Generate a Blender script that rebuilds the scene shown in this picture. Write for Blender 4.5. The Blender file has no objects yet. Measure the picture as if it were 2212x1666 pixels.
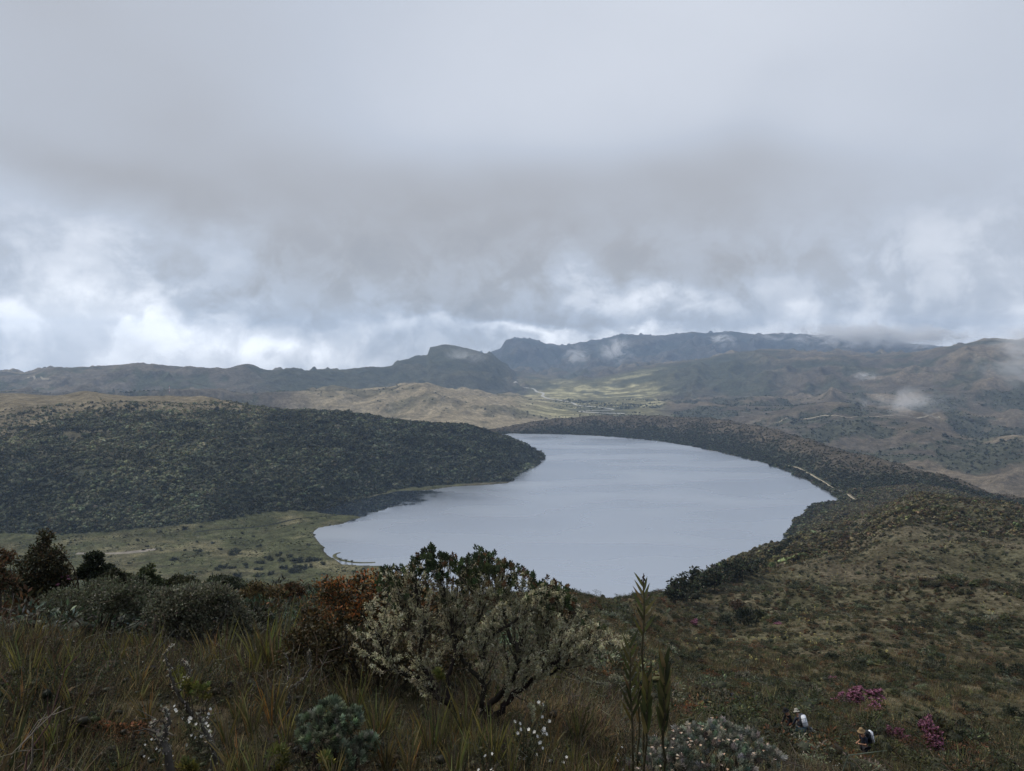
import bpy, bmesh, math, random
import numpy as np
from mathutils import Vector, Matrix
R = math.radians
SC = bpy.context.scene
COL = SC.collection

# ------------------------------------------------------------------ camera, sky, sun, exposure
CAM_Z = 300.0                      # metres above the lake
PITCH = R(2.58)
FPX = 1609.0                       # focal length in units of a 2212 px wide picture
cam_data = bpy.data.cameras.new("camera")
cam_data.sensor_width = 36.0
cam_data.lens = 36.0 * FPX / 2212.0
cam_data.clip_start = 0.05
cam_data.clip_end = 60000.0
cam = bpy.data.objects.new("camera", cam_data)
cam.location = (0, 0, CAM_Z)
cam.rotation_euler = (math.pi / 2 - PITCH, 0, 0)
COL.objects.link(cam)
SC.camera = cam

SUN_EL, SUN_AZ = R(48), R(-62)     # azimuth from +Y (view direction), negative = to the left
SUN_STRENGTH, SUN_ANGLE = 1.5, R(10)
sun_data = bpy.data.lights.new("sun", 'SUN')
sun_data.energy = SUN_STRENGTH
sun_data.angle = SUN_ANGLE
sun_data.color = (1.0, 0.92, 0.80)
sun = bpy.data.objects.new("sun", sun_data)
_d = Vector((math.sin(SUN_AZ) * math.cos(SUN_EL), math.cos(SUN_AZ) * math.cos(SUN_EL), math.sin(SUN_EL)))
sun.rotation_euler = _d.to_track_quat('Z', 'Y').to_euler()
sun.location = (0, 0, 2000)
COL.objects.link(sun)

SC.view_settings.view_transform = 'Standard'
SC.view_settings.look = 'None'
SC.view_settings.exposure = 0.88
SC.view_settings.gamma = 1.0
SC.view_settings.use_curve_mapping = False
SC.render.engine = 'CYCLES'
SC.cycles.use_denoising = True
SC.cycles.max_bounces = 5
SC.cycles.diffuse_bounces = 2
SC.cycles.glossy_bounces = 2
SC.cycles.transmission_bounces = 3
SC.cycles.transparent_max_bounces = 6
SC.cycles.volume_bounces = 2
SC.cycles.volume_step_rate = 1.0
SC.cycles.volume_max_steps = 128


class NT:
    """small helper round a node tree"""
    def __init__(self, tree):
        self.t = tree
        self.n = tree.nodes
        self.l = tree.links

    def new(self, kind, **kw):
        nd = self.n.new(kind)
        for k, v in kw.items():
            setattr(nd, k, v)
        return nd

    def put(self, sock, val):
        if hasattr(val, 'is_output') or isinstance(val, bpy.types.NodeSocket):
            self.l.new(val, sock)
        else:
            sock.default_value = val

    def math(self, op, a, b=None, c=None, clamp=False):
        nd = self.new('ShaderNodeMath', operation=op)
        nd.use_clamp = clamp
        self.put(nd.inputs[0], a)
        if b is not None:
            self.put(nd.inputs[1], b)
        if c is not None:
            self.put(nd.inputs[2], c)
        return nd.outputs[0]

    def noise(self, vec, scale, detail=4, rough=0.55, dist=0.0, dims='3D'):
        nd = self.new('ShaderNodeTexNoise')
        nd.noise_dimensions = dims
        self.put(nd.inputs['Vector'], vec)
        nd.inputs['Scale'].default_value = scale
        nd.inputs['Detail'].default_value = detail
        nd.inputs['Roughness'].default_value = rough
        nd.inputs['Distortion'].default_value = dist
        return nd

    def ramp(self, fac, stops, interp='LINEAR'):
        nd = self.new('ShaderNodeValToRGB')
        nd.color_ramp.interpolation = interp
        el = nd.color_ramp.elements
        while len(el) < len(stops):
            el.new(0.5)
        for e, (p, c) in zip(el, stops):
            e.position = p
            e.color = (*c, 1) if len(c) == 3 else c
        self.put(nd.inputs[0], fac)
        return nd.outputs[0]

    def mix(self, fac, a, b, blend='MIX'):
        nd = self.new('ShaderNodeMix', data_type='RGBA', blend_type=blend)
        self.put(nd.inputs['Factor'], fac)
        self.put(nd.inputs[6], a if not isinstance(a, tuple) else (*a, 1))
        self.put(nd.inputs[7], b if not isinstance(b, tuple) else (*b, 1))
        return nd.outputs[2]

    def maprange(self, v, a, b, c=0.0, d=1.0, smooth=False):
        nd = self.new('ShaderNodeMapRange')
        nd.interpolation_type = 'SMOOTHSTEP' if smooth else 'LINEAR'
        self.put(nd.inputs[0], v)
        for i, q in enumerate((a, b, c, d)):
            nd.inputs[i + 1].default_value = q
        return nd.outputs[0]


def build_world():
    w = bpy.data.worlds.new("World")
    SC.world = w
    w.use_nodes = True
    w.cycles.sampling_method = 'MANUAL'
    w.cycles.sample_map_resolution = 512
    nt = NT(w.node_tree)
    nt.n.clear()
    tc = nt.new('ShaderNodeTexCoord').outputs['Generated']
    sep = nt.new('ShaderNodeSeparateXYZ')
    nt.l.new(tc, sep.inputs[0])
    az = nt.math('ARCTAN2', sep.outputs[0], sep.outputs[1])
    el = nt.math('ARCSINE', sep.outputs[2])
    # warp the cloud edges
    mp = nt.new('ShaderNodeMapping')
    nt.l.new(tc, mp.inputs[0])
    mp.inputs['Scale'].default_value = (1, 1, 1.7)
    wn = nt.noise(mp.outputs[0], 5.0, 7, 0.60)
    wsm = nt.noise(mp.outputs[0], 3.2, 1.5, 0.4)
    ws = nt.new('ShaderNodeSeparateColor')
    nt.l.new(nt.mix(nt.maprange(el, 0.06, 0.26, 0.0, 1.0, True), wn.outputs['Color'], wsm.outputs['Color']), ws.inputs[0])
    el_lift = nt.maprange(el, 0.0, 0.35, 1.0, 2.2)
    wa = nt.math('MULTIPLY', nt.math('SUBTRACT', ws.outputs[0], 0.5), 0.42)
    we = nt.math('MULTIPLY', nt.math('MULTIPLY', nt.math('SUBTRACT', ws.outputs[1], 0.5), 0.19), el_lift)
    azw = nt.math('ADD', az, wa)
    elw = nt.math('ADD', el, we)

    def patch(x, y, sx, sy, amp):
        a = nt.math('MULTIPLY', nt.math('SUBTRACT', azw, math.atan((x - 1106) / FPX)), FPX / sx)
        e = nt.math('MULTIPLY', nt.math('SUBTRACT', elw, (760.5 - y) / FPX), FPX / sy)
        q = nt.math('ADD', nt.math('MULTIPLY', a, a), nt.math('MULTIPLY', e, e))
        return nt.math('MULTIPLY', nt.math('EXPONENT', nt.math('MULTIPLY', q, -1.0)), amp)

    total = None
    for p in SKY_PATCHES:
        g = patch(*p)
        total = g if total is None else nt.math('ADD', total, g)
    # broad and fine cloud texture, flattened towards the horizon
    den = nt.math('ADD', nt.math('MAXIMUM', sep.outputs[2], 0.0), 0.16)
    cx = nt.math('DIVIDE', sep.outputs[0], den)
    cy = nt.math('DIVIDE', sep.outputs[1], den)
    cv = nt.new('ShaderNodeCombineXYZ')
    nt.l.new(cx, cv.inputs[0]); nt.l.new(cy, cv.inputs[1])
    n1 = nt.noise(cv.outputs[0], 0.42, 2, 0.4, 0.2)
    n2 = nt.noise(mp.outputs[0], 9.0, 7, 0.6, 0.2)
    n2w = nt.maprange(el, 0.04, 0.24, 0.42, 0.025)
    v = nt.math('ADD', total, SKY_BASE)
    v = nt.math('ADD', v, nt.math('MULTIPLY', nt.math('SUBTRACT', n1.outputs[0], 0.5), 0.16))
    v = nt.math('ADD', v, nt.math('MULTIPLY', nt.math('SUBTRACT', n2.outputs[0], 0.5), n2w))
    n3 = nt.noise(tc, 16.0, 8, 0.60, 0.35)
    bil = nt.math('SUBTRACT', nt.maprange(n3.outputs[0], 0.40, 0.60, 0.0, 1.0, True), 0.5)
    v = nt.math('ADD', v, nt.math('MULTIPLY', bil, nt.maprange(el, 0.03, 0.22, 0.20, 0.0, True)))
    v = nt.math('ADD', v, nt.maprange(el, 0.0, 0.55, 0.0, 0.02))
    cloud = nt.ramp(v, SKY_RAMP)
    sky = nt.new('ShaderNodeTexSky', sky_type='NISHITA')
    sky.sun_disc = False
    sky.sun_elevation = SUN_EL
    sky.sun_rotation = SUN_AZ
    sky.altitude = 3000
    bs = nt.new('ShaderNodeBackground')
    nt.l.new(sky.outputs[0], bs.inputs[0]); bs.inputs[1].default_value = 0.1
    bc = nt.new('ShaderNodeBackground')
    nt.l.new(cloud, bc.inputs[0]); bc.inputs[1].default_value = SKY_STRENGTH
    mx = nt.new('ShaderNodeMixShader')
    mx.inputs[0].default_value = 0.96
    nt.l.new(bs.outputs[0], mx.inputs[1]); nt.l.new(bc.outputs[0], mx.inputs[2])
    out = nt.new('ShaderNodeOutputWorld')
    nt.l.new(mx.outputs[0], out.inputs[0])


# cloud banks of the overcast: (x, y, half width, half height, brightness), angles read as picture units
SKY_BASE = 0.43
SKY_STRENGTH = 0.66
SKY_RAMP = [(0.0, (0.24, 0.243, 0.255)), (0.25, (0.355, 0.358, 0.372)), (0.45, (0.46, 0.495, 0.56)),
            (0.62, (0.66, 0.69, 0.75)), (0.80, (0.93, 0.95, 1.0)), (1.0, (1.42, 1.44, 1.48))]
SKY_PATCHES = [
    (900, 560, 640, 130, -0.19), (330, 440, 300, 110, -0.11), (1480, 500, 420, 120, -0.09),
    (1000, 665, 230, 42, -0.16), (1780, 650, 200, 60, -0.03),
    (70, 660, 250, 115, 0.26), (360, 690, 230, 85, 0.26), (640, 725, 270, 55, 0.31),
    (1430, 625, 220, 40, 0.30), (1280, 720, 300, 22, 0.46), (520, 545, 120, 55, 0.14),
    (2140, 640, 230, 90, 0.16), (1950, 735, 340, 45, 0.26), (60, 480, 140, 50, 0.07),
    (1450, 130, 700, 300, 0.09), (150, 220, 420, 320, -0.07), (200, 800, 700, 60, 0.14),
]
build_world()

# ------------------------------------------------------------------ numpy helpers
def gnoise(x, y, seed=0):
    xi = np.floor(x).astype(np.int64); yi = np.floor(y).astype(np.int64)
    xf = x - xi; yf = y - yi
    u = xf * xf * xf * (xf * (xf * 6 - 15) + 10); v = yf * yf * yf * (yf * (yf * 6 - 15) + 10)

    def g(ix, iy, fx, fy):
        h = (ix * 374761393 + iy * 668265263 + seed * 974634777) & 0xffffffff
        h = ((h ^ (h >> 13)) * 1274126177) & 0xffffffff
        a = ((h ^ (h >> 16)) & 0xffff) * (2 * math.pi / 65536.0)
        return np.cos(a) * fx + np.sin(a) * fy
    a = g(xi, yi, xf, yf); b = g(xi + 1, yi, xf - 1, yf)
    c = g(xi, yi + 1, xf, yf - 1); d = g(xi + 1, yi + 1, xf - 1, yf - 1)
    return (a + u * (b - a)) * (1 - v) + (c + u * (d - c)) * v


def fbm(x, y, octs=4, seed=0, gain=0.5):
    s = 0; a = 1.0
    for i in range(octs):
        s = s + a * gnoise(x, y, seed + i * 17)
        x = x * 2.03 + 11.3; y = y * 2.03 - 7.1; a *= gain
    return s


def ridged(x, y, octs=4, seed=0, gain=0.5):
    s = 0; a = 1.0; w = 1.0
    for i in range(octs):
        n = 1.0 - np.abs(gnoise(x, y, seed + i * 31)) * 2.0
        n = n * n * w
        w = np.clip(n * 1.5, 0, 1)
        s = s + a * n
        x = x * 2.07 + 3.7; y = y * 2.07 + 9.2; a *= gain
    return s


def smooth(a, b, x):
    t = np.clip((x - a) / (b - a), 0, 1)
    return t * t * (3 - 2 * t)


def pchip_slopes(x, y):
    h = np.diff(x, axis=-1); d = np.diff(y, axis=-1) / h
    m = np.zeros_like(y)
    w1 = 2 * h[..., 1:] + h[..., :-1]; w2 = h[..., 1:] + 2 * h[..., :-1]
    d0 = d[..., :-1]; d1 = d[..., 1:]
    ok = d0 * d1 > 0
    with np.errstate(divide='ignore', invalid='ignore'):
        mm = (w1 + w2) / (w1 / d0 + w2 / d1)
    m[..., 1:-1] = np.where(ok, mm, 0.0)
    m[..., 0] = d[..., 0]; m[..., -1] = d[..., -1]
    return m


def hermite(t, h, y0, y1, m0, m1):
    t2 = t * t; t3 = t2 * t
    return (2 * t3 - 3 * t2 + 1) * y0 + (t3 - 2 * t2 + t) * h * m0 + (-2 * t3 + 3 * t2) * y1 + (t3 - t2) * h * m1


CP, SP = math.cos(PITCH), math.sin(PITCH)


def ray(x, y):
    u = (x - 1106) / FPX; v = (833 - y) / FPX
    return np.array((u, CP + SP * v, -SP + CP * v))


def P(x, y, D):
    r = ray(x, y)
    return np.array((0, 0, CAM_Z)) + r * (D / r[1])


def G(x, y, z=0.0):
    r = ray(x, y)
    return np.array((0, 0, CAM_Z)) + r * ((z - CAM_Z) / r[2])


# ------------------------------------------------------------------ the lie of the land
# Crest, foot and trough lines seen across the view, from the standpoint outwards.
# each entry: (bearing as picture x, distance in m, 'y' sight line or 'z' height above the lake, value)
Z, Y = 'z', 'y'
LINES = [
    [(-953, .6, Z, 298.4), (3165, .6, Z, 298.4)],
    [(-953, 2.2, Z, 298.1), (1106, 2.2, Z, 298.05), (3165, 2.2, Z, 297.6)],
    [(-953, 7, Z, 297.3), (0, 7, Z, 296.8), (600, 7, Z, 296.5), (1106, 7, Z, 296.35), (1500, 7, Z, 295.7), (2212, 7, Z, 294.8), (3165, 7, Z, 294.5)],
    [(-953, 14, Z, 295.2), (0, 14, Y, 1400), (600, 14, Y, 1420), (1106, 14, Y, 1480), (1500, 14, Y, 1640), (1900, 14, Y, 1760), (2212, 14, Y, 1800), (3165, 14, Y, 1830)],
    [(-953, 30, Y, 1320), (0, 30, Y, 1318), (400, 30, Y, 1312), (700, 30, Y, 1325), (1000, 30, Y, 1380), (1150, 30, Y, 1420), (1300, 30, Y, 1470), (1500, 30, Y, 1560), (1860, 32, Y, 1646), (2212, 32, Y, 1715), (3165, 32, Y, 1760)],
    [(-953, 60, Y, 1300), (0, 60, Y, 1292), (400, 60, Y, 1288), (700, 60, Y, 1285), (1000, 80, Y, 1300), (1220, 120, Y, 1288), (1320, 160, Y, 1306), (1420, 150, Y, 1330), (1500, 120, Y, 1420), (1700, 100, Y, 1450), (1860, 100, Y, 1450), (2212, 100, Y, 1490), (3165, 100, Y, 1520)],
    [(-953, 330, Z, 165), (1000, 330, Z, 165), (1220, 330, Z, 178), (1320, 330, Z, 184), (1420, 300, Y, 1288), (1500, 300, Y, 1302), (1600, 300, Y, 1300), (1750, 330, Y, 1275), (1860, 350, Y, 1255), (2000, 350, Y, 1240), (2212, 330, Y, 1250), (3165, 330, Y, 1240)],
    [(-953, 740, Z, 10), (0, 740, Z, 8), (1000, 760, Z, 3), (1320, 780, Z, 3), (1420, 700, Z, 45), (1520, 700, Z, 78), (1620, 720, Z, 96), (1700, 750, Z, 100), (1860, 800, Z, 108), (1930, 880, Y, 1094), (2000, 950, Y, 1067), (2100, 950, Y, 1078), (2212, 900, Y, 1100), (3165, 900, Y, 1120)],
    [(-953, 960, Z, 2.5), (0, 960, Z, 2.5), (700, 960, Z, 1.5), (1320, 960, Z, -4), (1420, 930, Z, 0), (1520, 990, Z, 1), (1700, 1190, Z, 0), (1808, 1440, Z, 1), (1850, 1380, Z, 14), (2000, 1350, Z, 20), (2212, 1150, Z, 30), (3165, 1150, Z, 30)],
    [(-953, 1195, Z, 3), (0, 1195, Z, 3), (200, 1200, Z, 3), (400, 1262, Z, 3), (500, 1310, Z, 3), (600, 1372, Z, 2.5), (690, 1390, Z, 1), (850, 1600, Z, .5), (1000, 1677, Z, .5), (1100, 1715, Z, .5), (1150, 1890, Z, .5), (1178, 2080, Z, 0), (1200, 1700, Z, -4), (1600, 1400, Z, -4), (1700, 1350, Z, -3), (1808, 1480, Z, 1), (1850, 1450, Z, 12), (2000, 1450, Z, 16), (2212, 1250, Z, 22), (3165, 1250, Z, 20)],
    [(-953, 1500, Y, 985), (0, 1500, Y, 978), (200, 1500, Y, 978), (400, 1510, Y, 982), (600, 1570, Y, 985), (700, 1600, Y, 980), (850, 1790, Y, 970), (1000, 1830, Y, 975), (1100, 1860, Y, 992), (1150, 1965, Y, 994), (1178, 2095, Z, 0), (1200, 1950, Z, -4), (1600, 1500, Z, -4), (1700, 1415, Z, -3), (1808, 1500, Z, 1.5), (1850, 1485, Z, 12), (2000, 1480, Z, 16), (2212, 1280, Z, 21), (3165, 1280, Z, 20)],
    [(-953, 2300, Y, 850), (0, 2400, Y, 853), (176, 2400, Y, 850), (300, 2400, Y, 853), (492, 2300, Y, 868), (640, 2200, Y, 884), (778, 2150, Y, 897), (920, 2100, Y, 913), (1010, 2050, Y, 923), (1060, 2040, Y, 936), (1110, 2040, Y, 957), (1150, 2060, Y, 977), (1178, 2110, Z, 0), (1200, 2200, Z, -4), (1600, 1600, Z, -4), (1700, 1480, Z, -3), (1808, 1520, Z, 2), (1850, 1520, Z, 12), (2000, 1510, Z, 16), (2212, 1310, Z, 20), (3165, 1310, Z, 20)],
    [(-953, 2750, Z, 20), (900, 2700, Z, 12), (1037, 2650, Z, 2), (1090, 2683, Z, .5), (1250, 2683, Z, .5), (1350, 2617, Z, .5), (1450, 2454, Z, .5), (1550, 2250, Z, .5), (1650, 2030, Z, .5), (1720, 1859, Z, .5), (1780, 1668, Z, .5), (1820, 1600, Z, 4), (2000, 1570, Z, 20), (2212, 1370, Z, 18), (3165, 1370, Z, 15)],
    [(-953, 3100, Z, 10), (900, 3050, Z, 5), (1037, 2780, Y, 935), (1100, 2820, Y, 922), (1226, 2950, Y, 903), (1367, 2950, Y, 899), (1512, 2850, Y, 903), (1600, 2600, Y, 915), (1680, 2400, Y, 930), (1770, 2080, Y, 956), (1856, 1900, Y, 983), (2014, 1700, Y, 1020), (2212, 1450, Y, 1076), (3165, 1450, Y, 1100)],
    [(-953, 3450, Z, -40), (900, 3500, Z, -42), (1037, 3300, Z, -42), (1200, 3600, Z, -55), (1500, 3500, Z, -60), (1680, 3000, Z, -70), (1856, 2450, Z, -70), (2014, 2150, Z, -80), (2212, 1850, Z, -90), (3165, 1850, Z, -90)],
    [(-953, 4000, Y, 838), (0, 3800, Y, 846), (300, 3800, Y, 845), (420, 3900, Y, 842), (520, 4000, Y, 852), (650, 4300, Y, 843), (760, 4400, Y, 843), (850, 4500, Y, 832), (892, 4500, Y, 829), (1000, 4500, Y, 846), (1121, 4400, Y, 872), (1225, 4300, Y, 893), (1300, 4400, Z, -46), (1420, 4400, Z, -46), (1520, 4400, Y, 880), (1680, 4200, Y, 876), (1800, 4000, Y, 868), (1900, 3700, Y, 884), (2000, 3300, Y, 915), (2120, 2800, Y, 975), (2212, 2800, Y, 952), (3165, 2900, Y, 910)],
    [(-953, 4600, Y, 850), (0, 4600, Y, 851), (300, 4600, Y, 846), (500, 4700, Y, 856), (700, 5000, Y, 856), (892, 5300, Y, 851), (1000, 5500, Y, 857), (1121, 6000, Z, -46), (1300, 6000, Z, -46), (1400, 5600, Z, -44), (1500, 5200, Z, -42), (1680, 4900, Y, 868), (1800, 4700, Y, 855), (1900, 4500, Y, 866), (2000, 4300, Y, 872), (2120, 4000, Y, 900), (2212, 3900, Y, 895), (3165, 4000, Y, 880)],
    [(-953, 6000, Y, 806), (0, 6000, Y, 801), (53, 6000, Y, 805), (105, 6000, Y, 794), (200, 6000, Y, 791), (281, 6000, Y, 786), (387, 6000, Y, 790), (482, 6000, Y, 798), (527, 6000, Y, 788), (570, 6000, Y, 799), (657, 6100, Y, 800), (734, 6500, Y, 801), (790, 6800, Y, 793), (850, 7200, Y, 786), (860, 7200, Y, 777), (885, 7300, Y, 772), (905, 7400, Y, 770), (924, 7500, Y, 767), (929, 7500, Y, 751), (973, 7500, Y, 746), (1010, 7500, Y, 752), (1051, 7600, Y, 765), (1080, 7700, Y, 780), (1100, 7800, Y, 797), (1116, 8000, Y, 813), (1180, 8300, Y, 811), (1230, 7600, Y, 818), (1261, 7000, Y, 821), (1350, 7200, Y, 803), (1450, 7400, Y, 785), (1512, 7600, Y, 776), (1645, 7800, Y, 758), (1800, 7600, Y, 764), (1900, 7400, Y, 770), (1980, 7000, Y, 762), (2067, 6500, Y, 746), (2137, 6400, Y, 734), (2212, 6300, Y, 735), (3165, 6300, Y, 720)],
    [(-953, 9000, Y, 822), (800, 9000, Y, 815), (1000, 9300, Y, 796), (1051, 9500, Y, 790), (1110, 9500, Y, 801), (1200, 9500, Y, 799), (1300, 9300, Y, 797), (1512, 9500, Y, 786), (1800, 9500, Y, 774), (2212, 9000, Y, 765), (3165, 9000, Y, 760)],
    [(-953, 12500, Y, 820), (800, 12500, Y, 812), (900, 12300, Y, 795), (1000, 11800, Y, 778), (1051, 11500, Y, 762), (1080, 11500, Y, 752), (1094, 11500, Y, 735), (1121, 11500, Y, 732), (1160, 11600, Y, 738), (1209, 11800, Y, 748), (1250, 12000, Y, 742), (1304, 12300, Y, 732), (1349, 12500, Y, 723), (1420, 12500, Y, 726), (1490, 12500, Y, 720), (1570, 12500, Y, 717), (1640, 12500, Y, 722), (1700, 12500, Y, 722), (1800, 12500, Y, 726), (1900, 12500, Y, 734), (2000, 12500, Y, 746), (2212, 12500, Y, 755), (3165, 12500, Y, 755)],
    [(-953, 13400, Y, 800), (3165, 13400, Y, 800)],
    [(-953, 14600, Z, -300), (3165, 14600, Z, -300)],
]
AZ_MAX = math.atan(2059 / FPX)
AZ_T = np.linspace(-AZ_MAX, AZ_MAX, 4001)
NL = len(LINES)
LR_T = np.zeros((NL, AZ_T.size)); S_T = np.zeros_like(LR_T)
for _k, _ln in enumerate(LINES):
    _a, _lr, _s = [], [], []
    for (x, D, kind, val) in _ln:
        a = math.atan((x - 1106) / FPX)
        if kind == Y:
            rr = ray(x, val); s = rr[2] / rr[1]
        else:
            s = (val - CAM_Z) / D
        r = D / math.cos(a)
        _a.append(a); _lr.append(math.log(r)); _s.append(s * math.cos(a))
    _a, _lr, _s = map(np.array, (_a, _lr, _s))
    ix = np.clip(np.searchsorted(_a, AZ_T) - 1, 0, len(_a) - 2)
    h = _a[ix + 1] - _a[ix]; t = np.clip((AZ_T - _a[ix]) / h, 0, 1)
    for arr, out in ((_lr, LR_T), (_s, S_T)):
        m = pchip_slopes(_a, arr) if len(_a) > 2 else np.full(len(_a), (arr[-1] - arr[0]) / (_a[-1] - _a[0]))
        out[_k] = hermite(t, h, arr[ix], arr[ix + 1], m[ix], m[ix + 1])
for _k in range(1, NL):
    LR_T[_k] = np.maximum(LR_T[_k], LR_T[_k - 1] + 0.012)

LAKE_PX = [(683, 1107), (740, 1090), (800, 1074), (850, 1063), (900, 1060), (1000, 1050), (1060, 1047), (1095, 1044), (1113, 1036),
           (1118, 1028), (1140, 1016), (1165, 1003), (1176, 990), (1170, 978), (1140, 968), (1110, 957), (1085, 950), (1076, 944),
           (1086, 939), (1100, 936.5), (1200, 938), (1300, 942), (1400, 950), (1480, 962), (1560, 978), (1640, 997), (1690, 1013),
           (1750, 1041), (1790, 1062), (1809, 1076), (1806, 1086), (1761, 1091), (1738, 1104), (1740, 1112), (1712, 1125), (1705, 1146),
           (1694, 1160), (1684, 1181), (1659, 1190), (1640, 1212), (1560, 1250), (1500, 1276), (1420, 1302), (1330, 1322), (1100, 1335),
           (950, 1290), (860, 1240), (820, 1222), (783, 1222), (738, 1219), (709, 1201), (692, 1175), (676, 1151), (686, 1141),
           (712, 1136), (740, 1132), (782, 1118), (762, 1113), (720, 1112)]
LAKE = np.array([G(x, y)[:2] for x, y in LAKE_PX])
# densify and roughen the shoreline a little
_pts = []
_rng = np.random.default_rng(5)
for i in range(len(LAKE)):
    a, b = LAKE[i], LAKE[(i + 1) % len(LAKE)]
    n = max(1, int(np.linalg.norm(b - a) / 22))
    for j in range(n):
        p = a + (b - a) * j / n
        if j:
            p = p + _rng.normal(0, 4.2, 2)
        _pts.append(p)
LAKE = np.array(_pts)


def poly_sd(px, py, poly):
    """signed distance to a polygon, positive outside"""
    d2 = np.full(px.shape, 1e18); inside = np.zeros(px.shape, bool)
    n = len(poly)
    for i in range(n):
        ax, ay = poly[i]; bx, by = poly[(i + 1) % n]
        ex, ey = bx - ax, by - ay
        t = np.clip(((px - ax) * ex + (py - ay) * ey) / (ex * ex + ey * ey + 1e-9), 0, 1)
        d2 = np.minimum(d2, (px - ax - t * ex) ** 2 + (py - ay - t * ey) ** 2)
        c = (ay > py) != (by > py)
        with np.errstate(divide='ignore', invalid='ignore'):
            xx = (bx - ax) * (py - ay) / (by - ay) + ax
        inside ^= c & (px < xx)
    d = np.sqrt(d2)
    return np.where(inside, -d, d)


def land(X, Yc, full=False):
    """height of the ground at world X, Y (numpy arrays)"""
    X = np.asarray(X, float); Yc = np.asarray(Yc, float)
    az = np.arctan2(X, Yc); r = np.maximum(np.hypot(X, Yc), 0.02); lr = np.log(r)
    out = np.abs(az) > AZ_MAX
    t_az = np.clip((az + AZ_MAX) / (2 * AZ_MAX), 0, 1) * (AZ_T.size - 1)
    i0 = np.minimum(t_az.astype(int), AZ_T.size - 2); f = t_az - i0
    lrk = LR_T[:, i0] * (1 - f) + LR_T[:, i0 + 1] * f
    sk = S_T[:, i0] * (1 - f) + S_T[:, i0 + 1] * f
    if out.any():      # behind the viewer: blend both ends of each line into one another
        w = 0.5 * np.clip((np.abs(az) - AZ_MAX) / (math.pi - AZ_MAX), 0, 1)
        ol = np.where(az > 0, 0, AZ_T.size - 1)
        lrk = np.where(out, lrk * (1 - w) + LR_T[:, ol] * w, lrk)
        sk = np.where(out, sk * (1 - w) + S_T[:, ol] * w, sk)
    lrk = lrk.T; sk = sk.T
    m = pchip_slopes(lrk, sk)
    k = np.clip((lr[:, None] >= lrk).sum(1) - 1, 0, NL - 2)
    ar = np.arange(len(r))
    h = lrk[ar, k + 1] - lrk[ar, k]
    t = np.clip((lr - lrk[ar, k]) / h, 0, 1)
    s = hermite(t, h, sk[ar, k], sk[ar, k + 1], m[ar, k], m[ar, k + 1])
    z = CAM_Z + np.where(r < .6, np.maximum(s * r, -1.62), s * r)
    z = np.where(r < .6, CAM_Z - 1.6, z)
    q = k + t                                   # position between the lines
    q = np.where(q > 11, q - 1, np.where(q > 9, 9 + (q - 9) / 2, q))
    xd = np.where(np.abs(az) < 1.45, 1106 + FPX * np.tan(np.clip(az, -1.45, 1.45)), np.sign(az) * 9e3)
    # relief (each kind is worked out only where it applies)
    def part(w, fn):
        m = np.abs(w) > 1e-4
        o = np.zeros(z.shape)
        if m.any():
            o[m] = w[m] * fn(X[m], Yc[m], m)
        return o
    near = (1 - smooth(25, 90, r)) * smooth(1.0, 3.0, r)
    mid = smooth(40, 160, r) * (1 - smooth(900, 1200, r))
    gul = smooth(120, 400, r) * mid * smooth(1350, 1600, xd)
    hill = smooth(9.1, 9.5, q) * (1 - smooth(11.3, 12, q)) * (xd < 1185) * np.clip(1 - np.abs(q - 10) * 0.25, 0.2, 1) * smooth(1180, 1000, xd)
    rim = smooth(11.2, 12, q) * (1 - smooth(12.6, 13.2, q))
    back = smooth(12.1, 12.7, q) * (1 - smooth(13.6, 14.2, q)) * smooth(1600, 1800, xd)
    z = z + part(near, lambda x, y, m: 0.16 * fbm(x / 2.3, y / 2.3, 3, 3))
    z = z + part(mid, lambda x, y, m: 3.2 * fbm(x / 60, y / 60, 4, 9) * smooth(60, 300, r[m]) + 0.5 * fbm(x / 9, y / 9, 2, 4))
    z = z + part(gul, lambda x, y, m: 9.0 * (ridged(x / 230 + 3.1, y / 230, 4, 71) - 0.8))
    z = z + part(hill, lambda x, y, m: 10 * fbm(x / 260, y / 260, 4, 21) + 9 * (ridged(x / 330, y / 330, 3, 5) - 0.8))
    z = z + part(rim, lambda x, y, m: 9 * fbm(x / 120, y / 120, 4, 33) + 4 * (ridged(x / 90, y / 90, 2, 35) - .8))
    z = z + part(back, lambda x, y, m: 22 * (ridged(x / 380, y / 380, 4, 37) - .9))
    far = smooth(12.8, 13.8, q)
    rg = np.zeros(z.shape); floor_ = np.zeros(z.shape)
    m = far > 0
    if m.any():
        x, y, qm, rm_ = X[m], Yc[m], q[m], r[m]
        fl = smooth(1080, 1200, xd[m] + 60 * gnoise(x / 700, y / 700, 2)) * (1 - smooth(1380, 1480, xd[m])) * (1 - smooth(15.4, 16.2, qm))
        wx = x + 260 * fbm(x / 900, y / 900, 2, 77); wy = y + 260 * fbm(x / 900 + 5, y / 900, 2, 78)
        g1 = ridged(wx / 950, wy / 950, 5, 41, 0.52) - 0.95
        g2 = ridged(wx / 2600, wy / 2600, 2, 45, 0.5) - 0.7
        g3 = ridged(wx / 330, wy / 330, 3, 49, 0.5) - 0.9
        g4 = ridged(wx / 150 + 7, wy / 150, 2, 52, 0.5) - 0.85
        crest = np.exp(-((qm - np.round(qm)) / 0.22) ** 2) * (np.isin(np.round(qm), (14, 16, 18)))
        amp = far[m] * (1 - 0.97 * fl) * (1 - 0.80 * crest)
        scale = np.interp(rm_, [1800, 3000, 5000, 9000, 14000], [18, 32, 56, 100, 140])
        z[m] += amp * scale * (0.75 * g1 + 0.30 * g2 + 0.42 * g3 + 0.13 * g4 * smooth(9000, 4000, rm_))
        rg[m] = g1; floor_[m] = fl
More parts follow.
